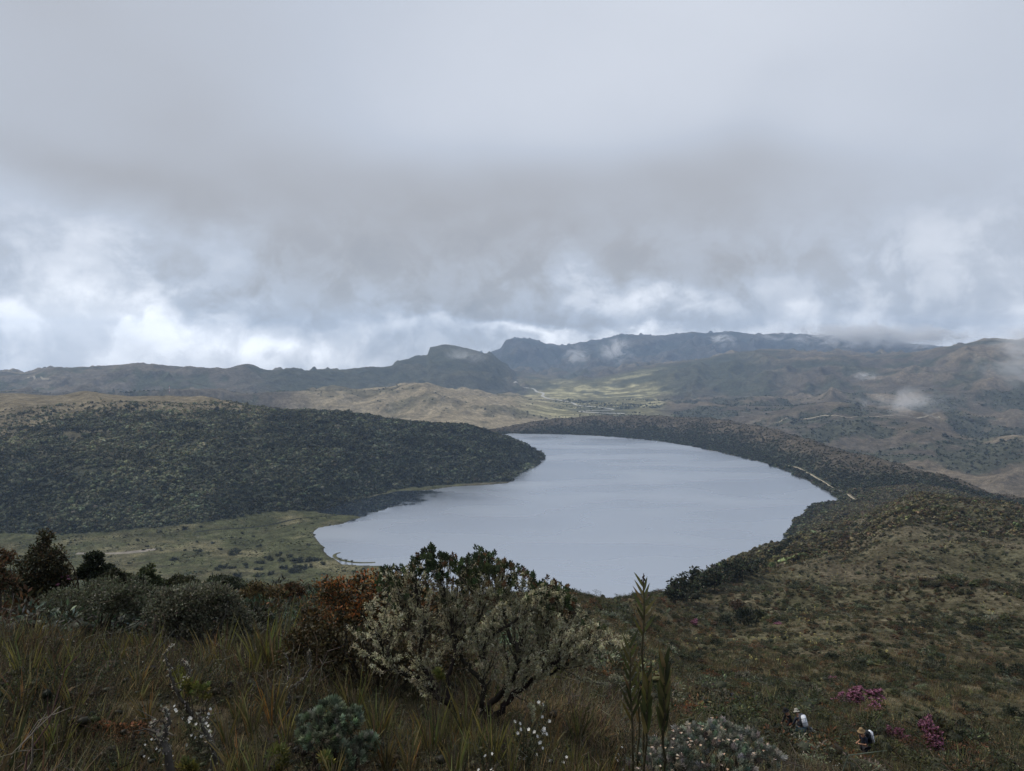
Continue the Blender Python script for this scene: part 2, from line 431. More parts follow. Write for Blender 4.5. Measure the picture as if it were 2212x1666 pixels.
    # the lake basin and its shore
    box = (X > LAKE[:, 0].min() - 90) & (X < LAKE[:, 0].max() + 90) & (Yc > LAKE[:, 1].min() - 90) & (Yc < LAKE[:, 1].max() + 90)
    sd = np.full(z.shape, 200.0)
    if box.any():
        sd[box] = poly_sd(X[box], Yc[box], LAKE)
        ramp_w = np.where(z > 30, 38.0, 60.0)
        w = smooth(0, 1, sd / ramp_w)
        zo = 0.25 + np.clip(sd, 0, 14) * 0.05 + w * np.maximum(z - 0.5, 0)
        zi = -np.minimum(-sd * 0.12, 4.0) - 0.15
        zb = np.where(sd > 0, np.where(sd < 90, zo * (1 - smooth(45, 90, sd)) + z * smooth(45, 90, sd), z), zi)
        z = np.where(box, zb, z)
    if full:
        return z, q, xd, r, sd, floor_, rg
    return z


def land1(x, y):
    return float(land(np.array([x]), np.array([y]))[0])


def mesh_obj(name, verts, faces, mats=None, parent=None, smooth_=False, mat_idx=None, link=True):
    me = bpy.data.meshes.new(name)
    verts = np.asarray(verts, np.float32)
    if isinstance(faces, np.ndarray):
        nf, k = faces.shape
        me.vertices.add(len(verts)); me.vertices.foreach_set('co', verts.ravel())
        me.loops.add(nf * k); me.loops.foreach_set('vertex_index', faces.astype(np.int32).ravel())
        me.polygons.add(nf)
        me.polygons.foreach_set('loop_start', np.arange(0, nf * k, k, dtype=np.int32))
        me.polygons.foreach_set('loop_total', np.full(nf, k, np.int32))
    else:
        me.from_pydata([tuple(map(float, v)) for v in verts], [], [tuple(map(int, f)) for f in faces])
    if mat_idx is not None:
        me.polygons.foreach_set('material_index', np.asarray(mat_idx, np.int32))
    if smooth_:
        me.polygons.foreach_set('use_smooth', np.ones(len(me.polygons), bool))
    me.update(calc_edges=True)
    for m in (mats or []):
        me.materials.append(m)
    o = bpy.data.objects.new(name, me)
    if link:
        COL.objects.link(o)
    if parent is not None:
        o.parent = parent
    return o


def tag(o, label=None, cat=None, group=None, kind=None):
    if label: o['label'] = label
    if cat: o['category'] = cat
    if group: o['group'] = group
    if kind: o['kind'] = kind
    return o


def empty(name, loc, rz=0.0):
    o = bpy.data.objects.new(name, None)
    o.location = loc; o.rotation_euler = (0, 0, rz)
    o.empty_display_size = 0.2
    COL.objects.link(o)
    return o


def new_mat(name):
    m = bpy.data.materials.new(name)
    m.use_nodes = True
    nt = NT(m.node_tree)
    b = nt.n['Principled BSDF']
    return m, nt, b


# ------------------------------------------------------------------ ground
def ground_material():
    m, nt, b = new_mat("paramo_ground")
    at = nt.new('ShaderNodeAttribute', attribute_name='veg')
    geo = nt.new('ShaderNodeNewGeometry')
    pos = geo.outputs['Position']
    n1 = nt.noise(pos, 0.055, 5, 0.62)
    n2 = nt.noise(pos, 0.4, 4, 0.6)
    n3 = nt.noise(pos, 0.011, 5, 0.62)
    n4 = nt.noise(pos, 2.2, 3, 0.65)
    k = nt.math('MULTIPLY', nt.maprange(n1.outputs[0], 0.3, 0.7, 0.55, 1.5), nt.maprange(n2.outputs[0], 0.32, 0.68, 0.42, 1.62))
    k = nt.math('MULTIPLY', k, nt.maprange(n4.outputs[0], 0.3, 0.7, 0.6, 1.4))
    k = nt.math('MULTIPLY', k, nt.maprange(n3.outputs[0], 0.32, 0.68, 0.70, 1.32))
    g = nt.new('ShaderNodeCombineColor')
    for i in range(3):
        nt.l.new(k, g.inputs[i])
    c = nt.mix(1.0, at.outputs['Color'], g.outputs[0], 'MULTIPLY')
    nt.l.new(c, b.inputs['Base Color'])
    b.inputs['Roughness'].default_value = 1.0
    b.inputs['Specular IOR Level'].default_value = 0.0
    bp = nt.new('ShaderNodeBump')
    bp.inputs['Strength'].default_value = 0.8
    bp.inputs['Distance'].default_value = 5.0
    nt.l.new(n1.outputs[0], bp.inputs['Height'])
    bp2 = nt.new('ShaderNodeBump')
    bp2.inputs['Distance'].default_value = 60.0
    rn = nt.noise(pos, 0.006, 7, 0.62, 0.4)
    try:
        rn.noise_type = 'RIDGED_MULTIFRACTAL'
    except Exception:
        pass
    nt.l.new(rn.outputs[0], bp2.inputs['Height'])
    nt.l.new(nt.math('MULTIPLY', at.outputs['Alpha'], 0.55), bp2.inputs['Strength'])
    nt.l.new(bp.outputs[0], bp2.inputs['Normal'])
    nt.l.new(bp2.outputs[0], b.inputs['Normal'])
    return m


def build_ground():
    core = np.linspace(-R(37.5), R(37.5), 760)
    side = np.concatenate([np.linspace(R(37.5), R(60), 40)[1:], np.linspace(R(60), R(180), 30)[1:]])
    az = np.concatenate([-side[::-1][1:], core, side])       # -180 is left out (same as +180)
    rr = np.concatenate([np.geomspace(.05, 25, 66)[:-1], np.geomspace(25, 850, 150)[:-1], np.geomspace(850, 3200, 260)[:-1],
                         np.geomspace(3200, 13500, 230)[:-1], np.geomspace(13500, 14600, 6)])
    na, nr = len(az), len(rr)
    A, RR = np.meshgrid(az, rr)
    X = (RR * np.sin(A)).ravel(); Yc = (RR * np.cos(A)).ravel()
    z, q, xd, r, sd, flo, rg = land(X, Yc, True)
    V = np.stack([X, Yc, z], 1)
    # --- plant cover (albedo) of each place; far country carries painted sun, shade and haze
    big = fbm(X / 420, Yc / 420, 4, 101); sml = fbm(X / 90, Yc / 90, 3, 102); tiny = fbm(X / 22, Yc / 22, 3, 103)
    def C(*c): return np.array(c)[None, :]
    brown = C(.086, .075, .052); olive = C(.072, .069, .043); dry = C(.205, .172, .115); dark = C(.046, .045, .030)
    forest = C(.044, .048, .033); meadow = C(.060, .064, .034); straw = C(.115, .106, .062); heath = C(.078, .066, .050)
    def lerp(a, b, t): return a + (b - a) * np.clip(t, 0, 1)[:, None]
    c = lerp(brown + 0 * X[:, None], olive, 0.5 + 1.2 * sml + 0.6 * tiny)
    c = lerp(c, dark, smooth(.1, .5, tiny + .5 * big) * .6)
    # near hillside
    c = lerp(c, C(.046, .039, .026), 1 - smooth(15, 60, r))
    # left wooded hill: forest low down, dry heath along the top
    t = np.clip(q - 9, 0, 1)
    hillm = ((q >= 9) & (q < 12) & (xd < 1185)).astype(float)
    topm = smooth(.60, .90, t + .16 * big + .12 * sml) * smooth(900, 450, xd + 260 * (1 - t)) + smooth(.30, .75, t + .3 * big) * smooth(420, -60, xd) * .8
    hc = lerp(forest + 0 * X[:, None], dry * .62 + .25 * brown, topm + .35 * smooth(.2, .8, t) * smooth(800, 100, xd))
    c = lerp(c, hc, hillm)
    # meadow flat
    mm = ((q >= 7.3) & (q < 9.02)).astype(float) * (xd < 1000)
    mc = lerp(meadow + 0 * X[:, None], straw, smooth(.0, .5, sml + .4 * big))
    mc = lerp(mc, olive, smooth(.05, .45, tiny + .6 * big) * .6)
    c = lerp(c, mc, mm * smooth(7.3, 7.8, q))
    # rim beyond the lake
    rm = ((q >= 11) & (q < 13)).astype(float) * (xd > 1000)
    tr = np.clip(q - 11, 0, 1)
    c = lerp(c, lerp(forest + 0 * X[:, None], heath, smooth(.25, .65, tr + .25 * sml)), rm)
    # far country
    fm = (q >= 13).astype(float)
    wood = smooth(-.05, .28, .9 * big + .55 * sml - .55 * (rg * 0.5))
    fc = lerp(heath + .01, C(.150, .124, .090), smooth(-.2, .5, rg * .6 + .8 * fbm(X / 1500, Yc / 1500, 3, 8)))
    fc = lerp(fc, forest * 1.2, wood * .85)
    lit = smooth(600, 700, xd) * (1 - smooth(1180, 1250, xd)) * (q > 13) * (q < 15)  # rounded hill in sun: the sunlight is put into its dry grass colour
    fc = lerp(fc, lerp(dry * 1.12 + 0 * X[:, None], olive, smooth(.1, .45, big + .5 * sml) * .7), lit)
    dk = smooth(15.05, 15.4, q) * (1 - smooth(16.3, 16.9, q)) * smooth(450, 600, xd) * (1 - smooth(1085, 1120, xd))  # cloud shadow over this ridge, painted in as dark forest colour
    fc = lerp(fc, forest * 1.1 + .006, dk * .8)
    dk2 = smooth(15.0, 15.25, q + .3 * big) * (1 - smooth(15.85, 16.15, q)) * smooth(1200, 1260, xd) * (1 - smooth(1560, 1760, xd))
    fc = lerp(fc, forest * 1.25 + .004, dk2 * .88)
    lf = smooth(13.2, 14, q) * (1 - smooth(15.7, 16, q)) * (1 - smooth(480, 640, xd))
    fc = lerp(fc, lerp(heath + .03, forest * 1.5, smooth(0, .4, big + sml)), lf * .7)
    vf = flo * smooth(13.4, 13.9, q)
    vc = lerp(C(.14, .13, .072) + 0 * X[:, None], straw * 3.1, smooth(-.1, .4, sml * .7 + fbm(X / 900, Yc / 260, 3, 55)))  # sun on the valley floor is painted in by brightened straw
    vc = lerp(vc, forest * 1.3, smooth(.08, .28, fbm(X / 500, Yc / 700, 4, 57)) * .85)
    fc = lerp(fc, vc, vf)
    fc = lerp(fc, C(.045, .055, .07), smooth(16.6, 17.6, q) * .55)  # bluish haze tint painted into the far range
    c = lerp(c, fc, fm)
    # wet shore line
    c = lerp(c, C(.05, .045, .03), (1 - smooth(0, 5, np.abs(sd))) * .8)
    c = np.clip(c, .008, .6)
    idx = np.arange(nr * na).reshape(nr, na)
    a = idx[:-1]; b = idx[1:]
    quads = np.stack([a, b, np.roll(b, -1, 1), np.roll(a, -1, 1)], -1).reshape(-1, 4)[:, ::-1]
    fq = q[quads].mean(1); fx = xd[quads].mean(1)
    cls = np.zeros(len(quads), int)                                   # 0 hillside
    cls[(fq >= 7.35) & (fq < 9.0) & (fx < 1500)] = 1                  # meadow and lake bed
    cls[(fq >= 9.0) & (fq < 11) & (fx >= 1185) & (fx < 1800)] = 1
    cls[(fq >= 9.0) & (fq < 11.6) & (fx < 1185)] = 2                  # wooded hill
    cls[(fq >= 11.0) & (fq < 13) & (cls != 2)] = 3                    # rim
    cls[(fq >= 13) & (fq < 17)] = 4                                   # valley and hills
    cls[fq >= 17] = 5                                                 # far range
    mat = ground_material()
    names = ['hillside', 'meadow', 'wooded_hill', 'lake_rim_hill', 'valley_hills', 'mountains']
    labels = ['brown grassy hillside falling steeply to the lake', 'flat green marshy meadow at the head of the lake',
              'rounded wooded hill beside the lake', 'low dark ridge along the far shore of the lake',
              'hills and broad valley beyond the lake', 'blue far mountain range under the clouds']
    for ci, nm in enumerate(names):
        f = quads[cls == ci]
        used = np.unique(f)
        remap = np.full(len(V), -1); remap[used] = np.arange(len(used))
        o = mesh_obj(nm, V[used], remap[f], [mat], smooth_=True)
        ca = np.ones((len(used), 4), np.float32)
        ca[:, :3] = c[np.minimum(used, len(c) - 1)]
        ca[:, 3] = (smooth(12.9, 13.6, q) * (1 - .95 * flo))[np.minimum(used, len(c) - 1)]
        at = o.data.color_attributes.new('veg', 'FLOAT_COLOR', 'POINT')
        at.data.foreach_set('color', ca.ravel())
        tag(o, labels[ci], kind='structure')


build_ground()


# ------------------------------------------------------------------ the lake
def build_lake():
    m, nt, b = new_mat("lake_water")
    geo = nt.new('ShaderNodeNewGeometry')
    pos = geo.outputs['Position']
    mp = nt.new('ShaderNodeMapping'); nt.l.new(pos, mp.inputs[0])
    mp.inputs['Rotation'].default_value = (0, 0, R(20)); mp.inputs['Scale'].default_value = (1, 2.2, 1)
    w1 = nt.noise(mp.outputs[0], 1.1, 3, 0.65)
    w2 = nt.noise(mp.outputs[0], 0.0035, 2, 0.4, 0.2)
    wind = nt.maprange(w2.outputs[0], 0.34, 0.68, 0.20, 0.33)
    # sheltered bay below the wooded hill: calm water
    A_, B_ = G(683, 1107), G(850, 1063)
    bm_ = nt.new('ShaderNodeMapping', vector_type='TEXTURE'); nt.l.new(pos, bm_.inputs[0])
    bm_.inputs['Location'].default_value = (A_[0] * .62 + B_[0] * .38 + 22, A_[1] * .62 + B_[1] * .38 - 12, 0)
    bm_.inputs['Rotation'].default_value = (0, 0, math.atan2(B_[1] - A_[1], B_[0] - A_[0]))
    bm_.inputs['Scale'].default_value = (185, 85, 1)
    ln = nt.new('ShaderNodeVectorMath', operation='LENGTH'); nt.l.new(bm_.outputs[0], ln.inputs[0])
    w3 = nt.noise(pos, 0.03, 4, 0.65)
    calm = nt.maprange(nt.math('ADD', ln.outputs['Value'], nt.math('MULTIPLY', nt.math('SUBTRACT', w3.outputs[0], .5), 1.6)), 0.75, 1.35, 0.0, 1.0, True)
    rough = nt.math('ADD', nt.math('MULTIPLY', calm, wind), 0.02)
    nt.l.new(rough, b.inputs['Roughness'])
    b.inputs['Base Color'].default_value = LAKE_BASE
    b.inputs['IOR'].default_value = LAKE_IOR
    b.inputs['Specular Tint'].default_value = (0.93, 0.965, 1.0, 1)
    n = len(LAKE)
    nx = np.roll(LAKE, -1, 0) - np.roll(LAKE, 1, 0)
    nx = np.stack([nx[:, 1], -nx[:, 0]], 1); nx /= np.linalg.norm(nx, axis=1)[:, None] + 1e-9
    area = 0.5 * np.sum(LAKE[:, 0] * np.roll(LAKE[:, 1], -1) - np.roll(LAKE[:, 0], -1) * LAKE[:, 1])
    off = LAKE + nx * (1.2 if area > 0 else -1.2)
    bm = bmesh.new()
    vs = [bm.verts.new((p[0], p[1], 0.0)) for p in off]
    f = bm.faces.new(vs)
    if f.normal.z < 0 or area < 0:
        f.normal_flip()
    bmesh.ops.triangulate(bm, faces=[f])
    me = bpy.data.meshes.new('lake'); bm.to_mesh(me); bm.free()
    me.materials.append(m)
    o = bpy.data.objects.new('lake', me); COL.objects.link(o)
    tag(o, 'calm grey blue lake reflecting the clouds', kind='structure')


LAKE_BASE = (0.020, 0.028, 0.042, 1)
LAKE_IOR = 10.0
build_lake()


# ------------------------------------------------------------------ plant building kit
def unit(v):
    return v / (np.linalg.norm(v, axis=-1, keepdims=True) + 1e-9)


class Geo:
    """collects coloured triangles"""
    def __init__(self):
        self.v, self.f, self.c, self.n = [], [], [], 0

    def add(self, v, f, c):
        v = np.asarray(v, float).reshape(-1, 3)
        c = np.broadcast_to(np.asarray(c, float), (len(v), 3))
        self.v.append(v); self.f.append(np.asarray(f, int) + self.n); self.c.append(c)
        self.n += len(v)

    def leaves(self, p, d, u, ln, wd, col, fold=0.18):
        """rhombic leaves: base p, direction d, side from u"""
        p = np.asarray(p, float); n = len(p)
        d = unit(d); s = unit(np.cross(d, u)); w = np.cross(s, d)
        ln = np.broadcast_to(ln, (n,))[:, None]; wd = np.broadcast_to(wd, (n,))[:, None]
        a = p; b = p + d * ln * .5 + s * wd * .5 + w * fold * wd; c = p + d * ln; e = p + d * ln * .5 - s * wd * .5 + w * fold * wd
        v = np.stack([a, b, c, e], 1).reshape(-1, 3)
        o = np.arange(n)[:, None] * 4
        f = np.concatenate([o + [0, 1, 2], o + [0, 2, 3]], 0)
        self.add(v, f, np.repeat(np.broadcast_to(col, (n, 3)), 4, 0))

    def blades(self, p, d, ln, wd, droop, col, segs=3, up=(0, 0, 1)):
        """tapering curved grass blades"""
        p = np.asarray(p, float); n = len(p); d = unit(d)
        ln = np.broadcast_to(ln, (n,))[:, None]; wd = np.broadcast_to(wd, (n,))[:, None]; droop = np.broadcast_to(droop, (n,))[:, None]
        s = unit(np.cross(d, np.random.default_rng(n).normal(0, 1, (n, 3)) * [1, 1, .2]))
        rows = []
        for i in range(segs + 1):
            t = i / segs
            q = p + d * ln * t - np.array(up) * ln * droop * t * t + (d * [1, 1, 0]) * ln * droop * t * t * .6
            w = wd * (1 - t) ** .7 * .5 * (0.6 + 0.8 * min(t * 3, 1)) if i else wd * .3
            if i < segs:
                rows += [q - s * w, q + s * w]
            else:
                rows += [q]
        k = len(rows)
        v = np.stack(rows, 1).reshape(-1, 3)
        o = np.arange(n)[:, None] * k
        fs = []
        for i in range(segs - 1):
            a = 2 * i
            fs += [o + [a, a + 1, a + 3], o + [a, a + 3, a + 2]]
        fs.append(o + [2 * segs - 2, 2 * segs - 1, 2 * segs])
        self.add(v, np.concatenate(fs, 0), np.repeat(np.broadcast_to(col, (n, 3)), k, 0))

    def tube(self, pts, rad, col, sides=5, cap=True):
        pts = np.asarray(pts, float); m = len(pts)
        rad = np.broadcast_to(rad, (m,))
        tg = np.gradient(pts, axis=0); tg = unit(tg)
        ref = np.array((0.31, 0.77, 0.55)) if abs(tg[0] @ np.array((0.31, 0.77, 0.55))) < .9 else np.array((1., 0, 0))
        s = unit(np.cross(tg, ref)); w = np.cross(tg, s)
        an = np.arange(sides) * 2 * math.pi / sides
        ring = pts[:, None] + rad[:, None, None] * (np.cos(an)[None, :, None] * s[:, None] + np.sin(an)[None, :, None] * w[:, None])
        fs = []
        for i in range(m - 1):
            for j in range(sides):
                a, b = i * sides + j, i * sides + (j + 1) % sides
                fs += [(a, b, b + sides), (a, b + sides, a + sides)]
        if cap:
            for base in (0, (m - 1) * sides):
                for j in range(1, sides - 1):
                    fs.append((base, base + j, base + j + 1))
        self.add(ring.reshape(-1, 3), fs, col)

    def blob(self, cen, rad, col, rng, sub=1, rough=.25):
        v, f = ICO[sub]
        k = 1 + rng.normal(0, rough, (len(v), 1)) * .6
        self.add(v * k * np.asarray(rad) + cen, f, col)

    def build(self, name, mat, parent=None, link=True, origin=None):
        v = np.concatenate(self.v); f = np.concatenate(self.f); c = np.concatenate(self.c)
        if origin is not None:
            v = v - np.asarray(origin)
        o = mesh_obj(name, v, f, [mat], parent, link=link)
        ca = np.ones((len(v), 4), np.float32); ca[:, :3] = np.clip(c, .002, .9)
        at = o.data.color_attributes.new('col', 'FLOAT_COLOR', 'POINT')
        at.data.foreach_set('color', ca.ravel())
        return o


def _ico(sub):
    bm = bmesh.new(); bmesh.ops.create_icosphere(bm, subdivisions=sub, radius=1)
    v = np.array([x.co[:] for x in bm.verts]); f = np.array([[q.index for q in t.verts] for t in bm.faces]); bm.free()
    return v, f


ICO = {1: _ico(1), 2: _ico(2), 3: _ico(3)}


def leaf_material(name, transl=0.25, rough=0.6, spec=0.25, tint=True):
    m = bpy.data.materials.new(name); m.use_nodes = True
    nt = NT(m.node_tree); b = nt.n['Principled BSDF']; out = nt.n['Material Output']
    at = nt.new('ShaderNodeAttribute', attribute_name='col')
    c = at.outputs['Color']
    oi = nt.new('ShaderNodeObjectInfo')
    k = nt.maprange(oi.outputs['Random'], 0, 1, 0.72, 1.28)
    n = nt.noise(nt.new('ShaderNodeNewGeometry').outputs['Position'], 14.0, 2, .6)
    k = nt.math('MULTIPLY', k, nt.maprange(n.outputs[0], .3, .7, .75, 1.25))
    g = nt.new('ShaderNodeCombineColor')
    for i in range(3):
        nt.l.new(k, g.inputs[i])
    c = nt.mix(1.0, c, g.outputs[0], 'MULTIPLY')
    if tint:
        it = nt.new('ShaderNodeAttribute', attribute_name='tint'); it.attribute_type = 'INSTANCER'
        c = nt.mix(it.outputs['Alpha'], c, nt.mix(1.0, c, it.outputs['Color'], 'MULTIPLY'))
    nt.l.new(c, b.inputs['Base Color'])
    b.inputs['Roughness'].default_value = rough
    b.inputs['Specular IOR Level'].default_value = spec
    if transl > 0:
        tr = nt.new('ShaderNodeBsdfTranslucent'); nt.l.new(c, tr.inputs[0])
        mx = nt.new('ShaderNodeMixShader'); mx.inputs[0].default_value = transl
        nt.l.new(b.outputs[0], mx.inputs[1]); nt.l.new(tr.outputs[0], mx.inputs[2])
        nt.l.new(mx.outputs[0], out.inputs['Surface'])
    return m


M_LEAF = leaf_material("leaf")
M_CROWN = leaf_material("crown_foliage", 0.0, 0.9, 0.05)
M_GRASS = leaf_material("grass_blade", 0.3, 0.55, 0.3)
M_BARK = leaf_material("bark", 0.0, 0.9, 0.1)
M_LICHEN = leaf_material("lichen", 0.4, 1.0, 0.0)


def pick(rng, pal, n, var=.18):
    w = np.array([p[1] for p in pal], float); w /= w.sum()
    c = np.array([p[0] for p in pal])[rng.choice(len(pal), n, p=w)]
    return c * (1 + rng.normal(0, var, (n, 1))) * (1 + rng.normal(0, var * .3, (n, 3)))


def scatter(name, protos, pts, rot, scl, idx, tint, label):
    """one mass of plants nobody could count: instances on points, prototypes kept out of the scene"""
    pc = bpy.data.collections.new(name + "_kinds")
    for i, p in enumerate(protos):
        p.name = "%s_kind_%02d" % (name, i)
        pc.objects.link(p)
    n = len(pts)
    me = bpy.data.meshes.new(name)
    me.vertices.add(n); me.vertices.foreach_set('co', np.asarray(pts, np.float32).ravel())
    for nm, ty, arr, key in (('rot', 'FLOAT_VECTOR', rot, 'vector'), ('scl', 'FLOAT_VECTOR', scl, 'vector'),
                             ('idx', 'INT', idx, 'value'), ('tint', 'FLOAT_COLOR', tint, 'color')):
        at = me.attributes.new(nm, ty, 'POINT')
        at.data.foreach_set(key, np.asarray(arr, np.int32 if ty == 'INT' else np.float32).ravel())
    me.update()
    o = bpy.data.objects.new(name, me); COL.objects.link(o)
    ng = bpy.data.node_groups.new(name + "_spread", 'GeometryNodeTree')
    ng.interface.new_socket('Geometry', in_out='INPUT', socket_type='NodeSocketGeometry')
    ng.interface.new_socket('Geometry', in_out='OUTPUT', socket_type='NodeSocketGeometry')
    N, L = ng.nodes, ng.links
    gi = N.new('NodeGroupInput'); go = N.new('NodeGroupOutput')
    ci = N.new('GeometryNodeCollectionInfo'); ci.inputs[0].default_value = pc
    ci.inputs['Separate Children'].default_value = True; ci.inputs['Reset Children'].default_value = True
    ip = N.new('GeometryNodeInstanceOnPoints'); ip.inputs['Pick Instance'].default_value = True

    def attr(nm, ty):
        a = N.new('GeometryNodeInputNamedAttribute'); a.data_type = ty; a.inputs['Name'].default_value = nm
        return a.outputs['Attribute']
    L.new(gi.outputs[0], ip.inputs['Points']); L.new(ci.outputs[0], ip.inputs['Instance'])
    L.new(attr('idx', 'INT'), ip.inputs['Instance Index'])
    e2r = N.new('FunctionNodeEulerToRotation'); L.new(attr('rot', 'FLOAT_VECTOR'), e2r.inputs[0])
    L.new(e2r.outputs[0], ip.inputs['Rotation'])
    L.new(attr('scl', 'FLOAT_VECTOR'), ip.inputs['Scale'])
    L.new(ip.outputs[0], go.inputs[0])
    md = o.modifiers.new('spread', 'NODES'); md.node_group = ng
    tag(o, label, kind='stuff')
    return o


_GD = np.geomspace(2.5, 13000, 900)


def ground_at(x, y):
    """the point of the ground that lies on the sight line through picture point x, y"""
    r = ray(x, y)
    X = r[0] / r[1] * _GD; zz = CAM_Z + r[2] / r[1] * _GD
    h = land(X, _GD)
    below = np.nonzero(zz <= h)[0]
    i = below[0] if len(below) else len(_GD) - 1
    if i > 0:
        a = zz[i - 1] - h[i - 1]; b = h[i] - zz[i]
        D = _GD[i - 1] + (_GD[i] - _GD[i - 1]) * a / max(a + b, 1e-9)
    else:
        D = _GD[0]
    X = r[0] / r[1] * D
    return np.array((X, D, land1(X, D)))


def on_ground(x, D):
    f = D * CP
    for _ in range(3):
        X = (x - 1106) / FPX * f; zz = land1(X, D); f = D * CP - (zz - CAM_Z) * SP
    return np.array((X, D, zz))


# ------------------------------------------------------------------ woods on the hills
def crown_proto(seed, pal, nl=70, flat=.85):
    rng = np.random.default_rng(seed); g = Geo()
    k = 5
    for i in range(k):
        c = rng.normal(0, .32, 3) * [1, 1, .6] + [0, 0, .55]
        r = rng.uniform(.32, .52)
        g.blob(c, (r, r, r * flat), pick(rng, pal, 1)[0] * .95, rng, 1, .3)
    d = unit(rng.normal(0, 1, (nl, 3)) + [0, 0, .5])
    p = d * rng.uniform(.35, .72, (nl, 1)) * [1, 1, flat] + [0, 0, .55]
    g.leaves(p - d * .08, unit(d + rng.normal(0, .8, (nl, 3))), rng.normal(0, 1, (nl, 3)), rng.uniform(.22, .42, nl), rng.uniform(.16, .30, nl), pick(rng, pal, nl, .18))
    return g.build('crown', M_CROWN, link=False)


PAL_WOOD = [((.072, .080, .050), 4), ((.100, .104, .066), 3), ((.150, .150, .104), 1.8), ((.048, .052, .036), 2), ((.115, .094, .056), 1.0)]
PAL_SHRUB = [((.050, .056, .032), 4), ((.085, .078, .045), 2), ((.075, .085, .055), 1.5), ((.09, .060, .038), 1), ((.034, .040, .026), 3)]


def sector_points(rng, n, x0, x1, r0, r1, power=1.0):
    """random points in a sector; power 1 = even by area, 0 = even by log distance"""
    a0, a1 = math.atan((x0 - 1106) / FPX), math.atan((x1 - 1106) / FPX)
    az = rng.uniform(a0, a1, n); u = rng.uniform(0, 1, n)
    if power > 0:
        e = 2 * power
        r = (r0 ** e + u * (r1 ** e - r0 ** e)) ** (1 / e)
    else:
        r = r0 * (r1 / r0) ** u
    return r * np.sin(az), r * np.cos(az)


def tints(rng, n, lo=.75, hi=1.35, hue=.08):
    k = rng.uniform(lo, hi, (n, 1)) * (1 + rng.normal(0, hue, (n, 3)))
    return np.concatenate([k, np.ones((n, 1))], 1)


PATH_PX = [(1690, 1004), (1712, 1007), (1725, 1011), (1738, 1018), (1752, 1026), (1770, 1036), (1784, 1044), (1797, 1054), (1815, 1062), (1832, 1069), (1843, 1077), (1852, 1082)]


def near_path(X, Yc, pts, w):
    d = np.full(X.shape, 1e9)
    for a, b in zip(pts[:-1], pts[1:]):
        e = b[:2] - a[:2]
        t = np.clip(((X - a[0]) * e[0] + (Yc - a[1]) * e[1]) / (e @ e + 1e-9), 0, 1)
        d = np.minimum(d, np.hypot(X - a[0] - t * e[0], Yc - a[1] - t * e[1]))
    return d < w


PATH_PTS = [ground_at(x, y) for x, y in PATH_PX]


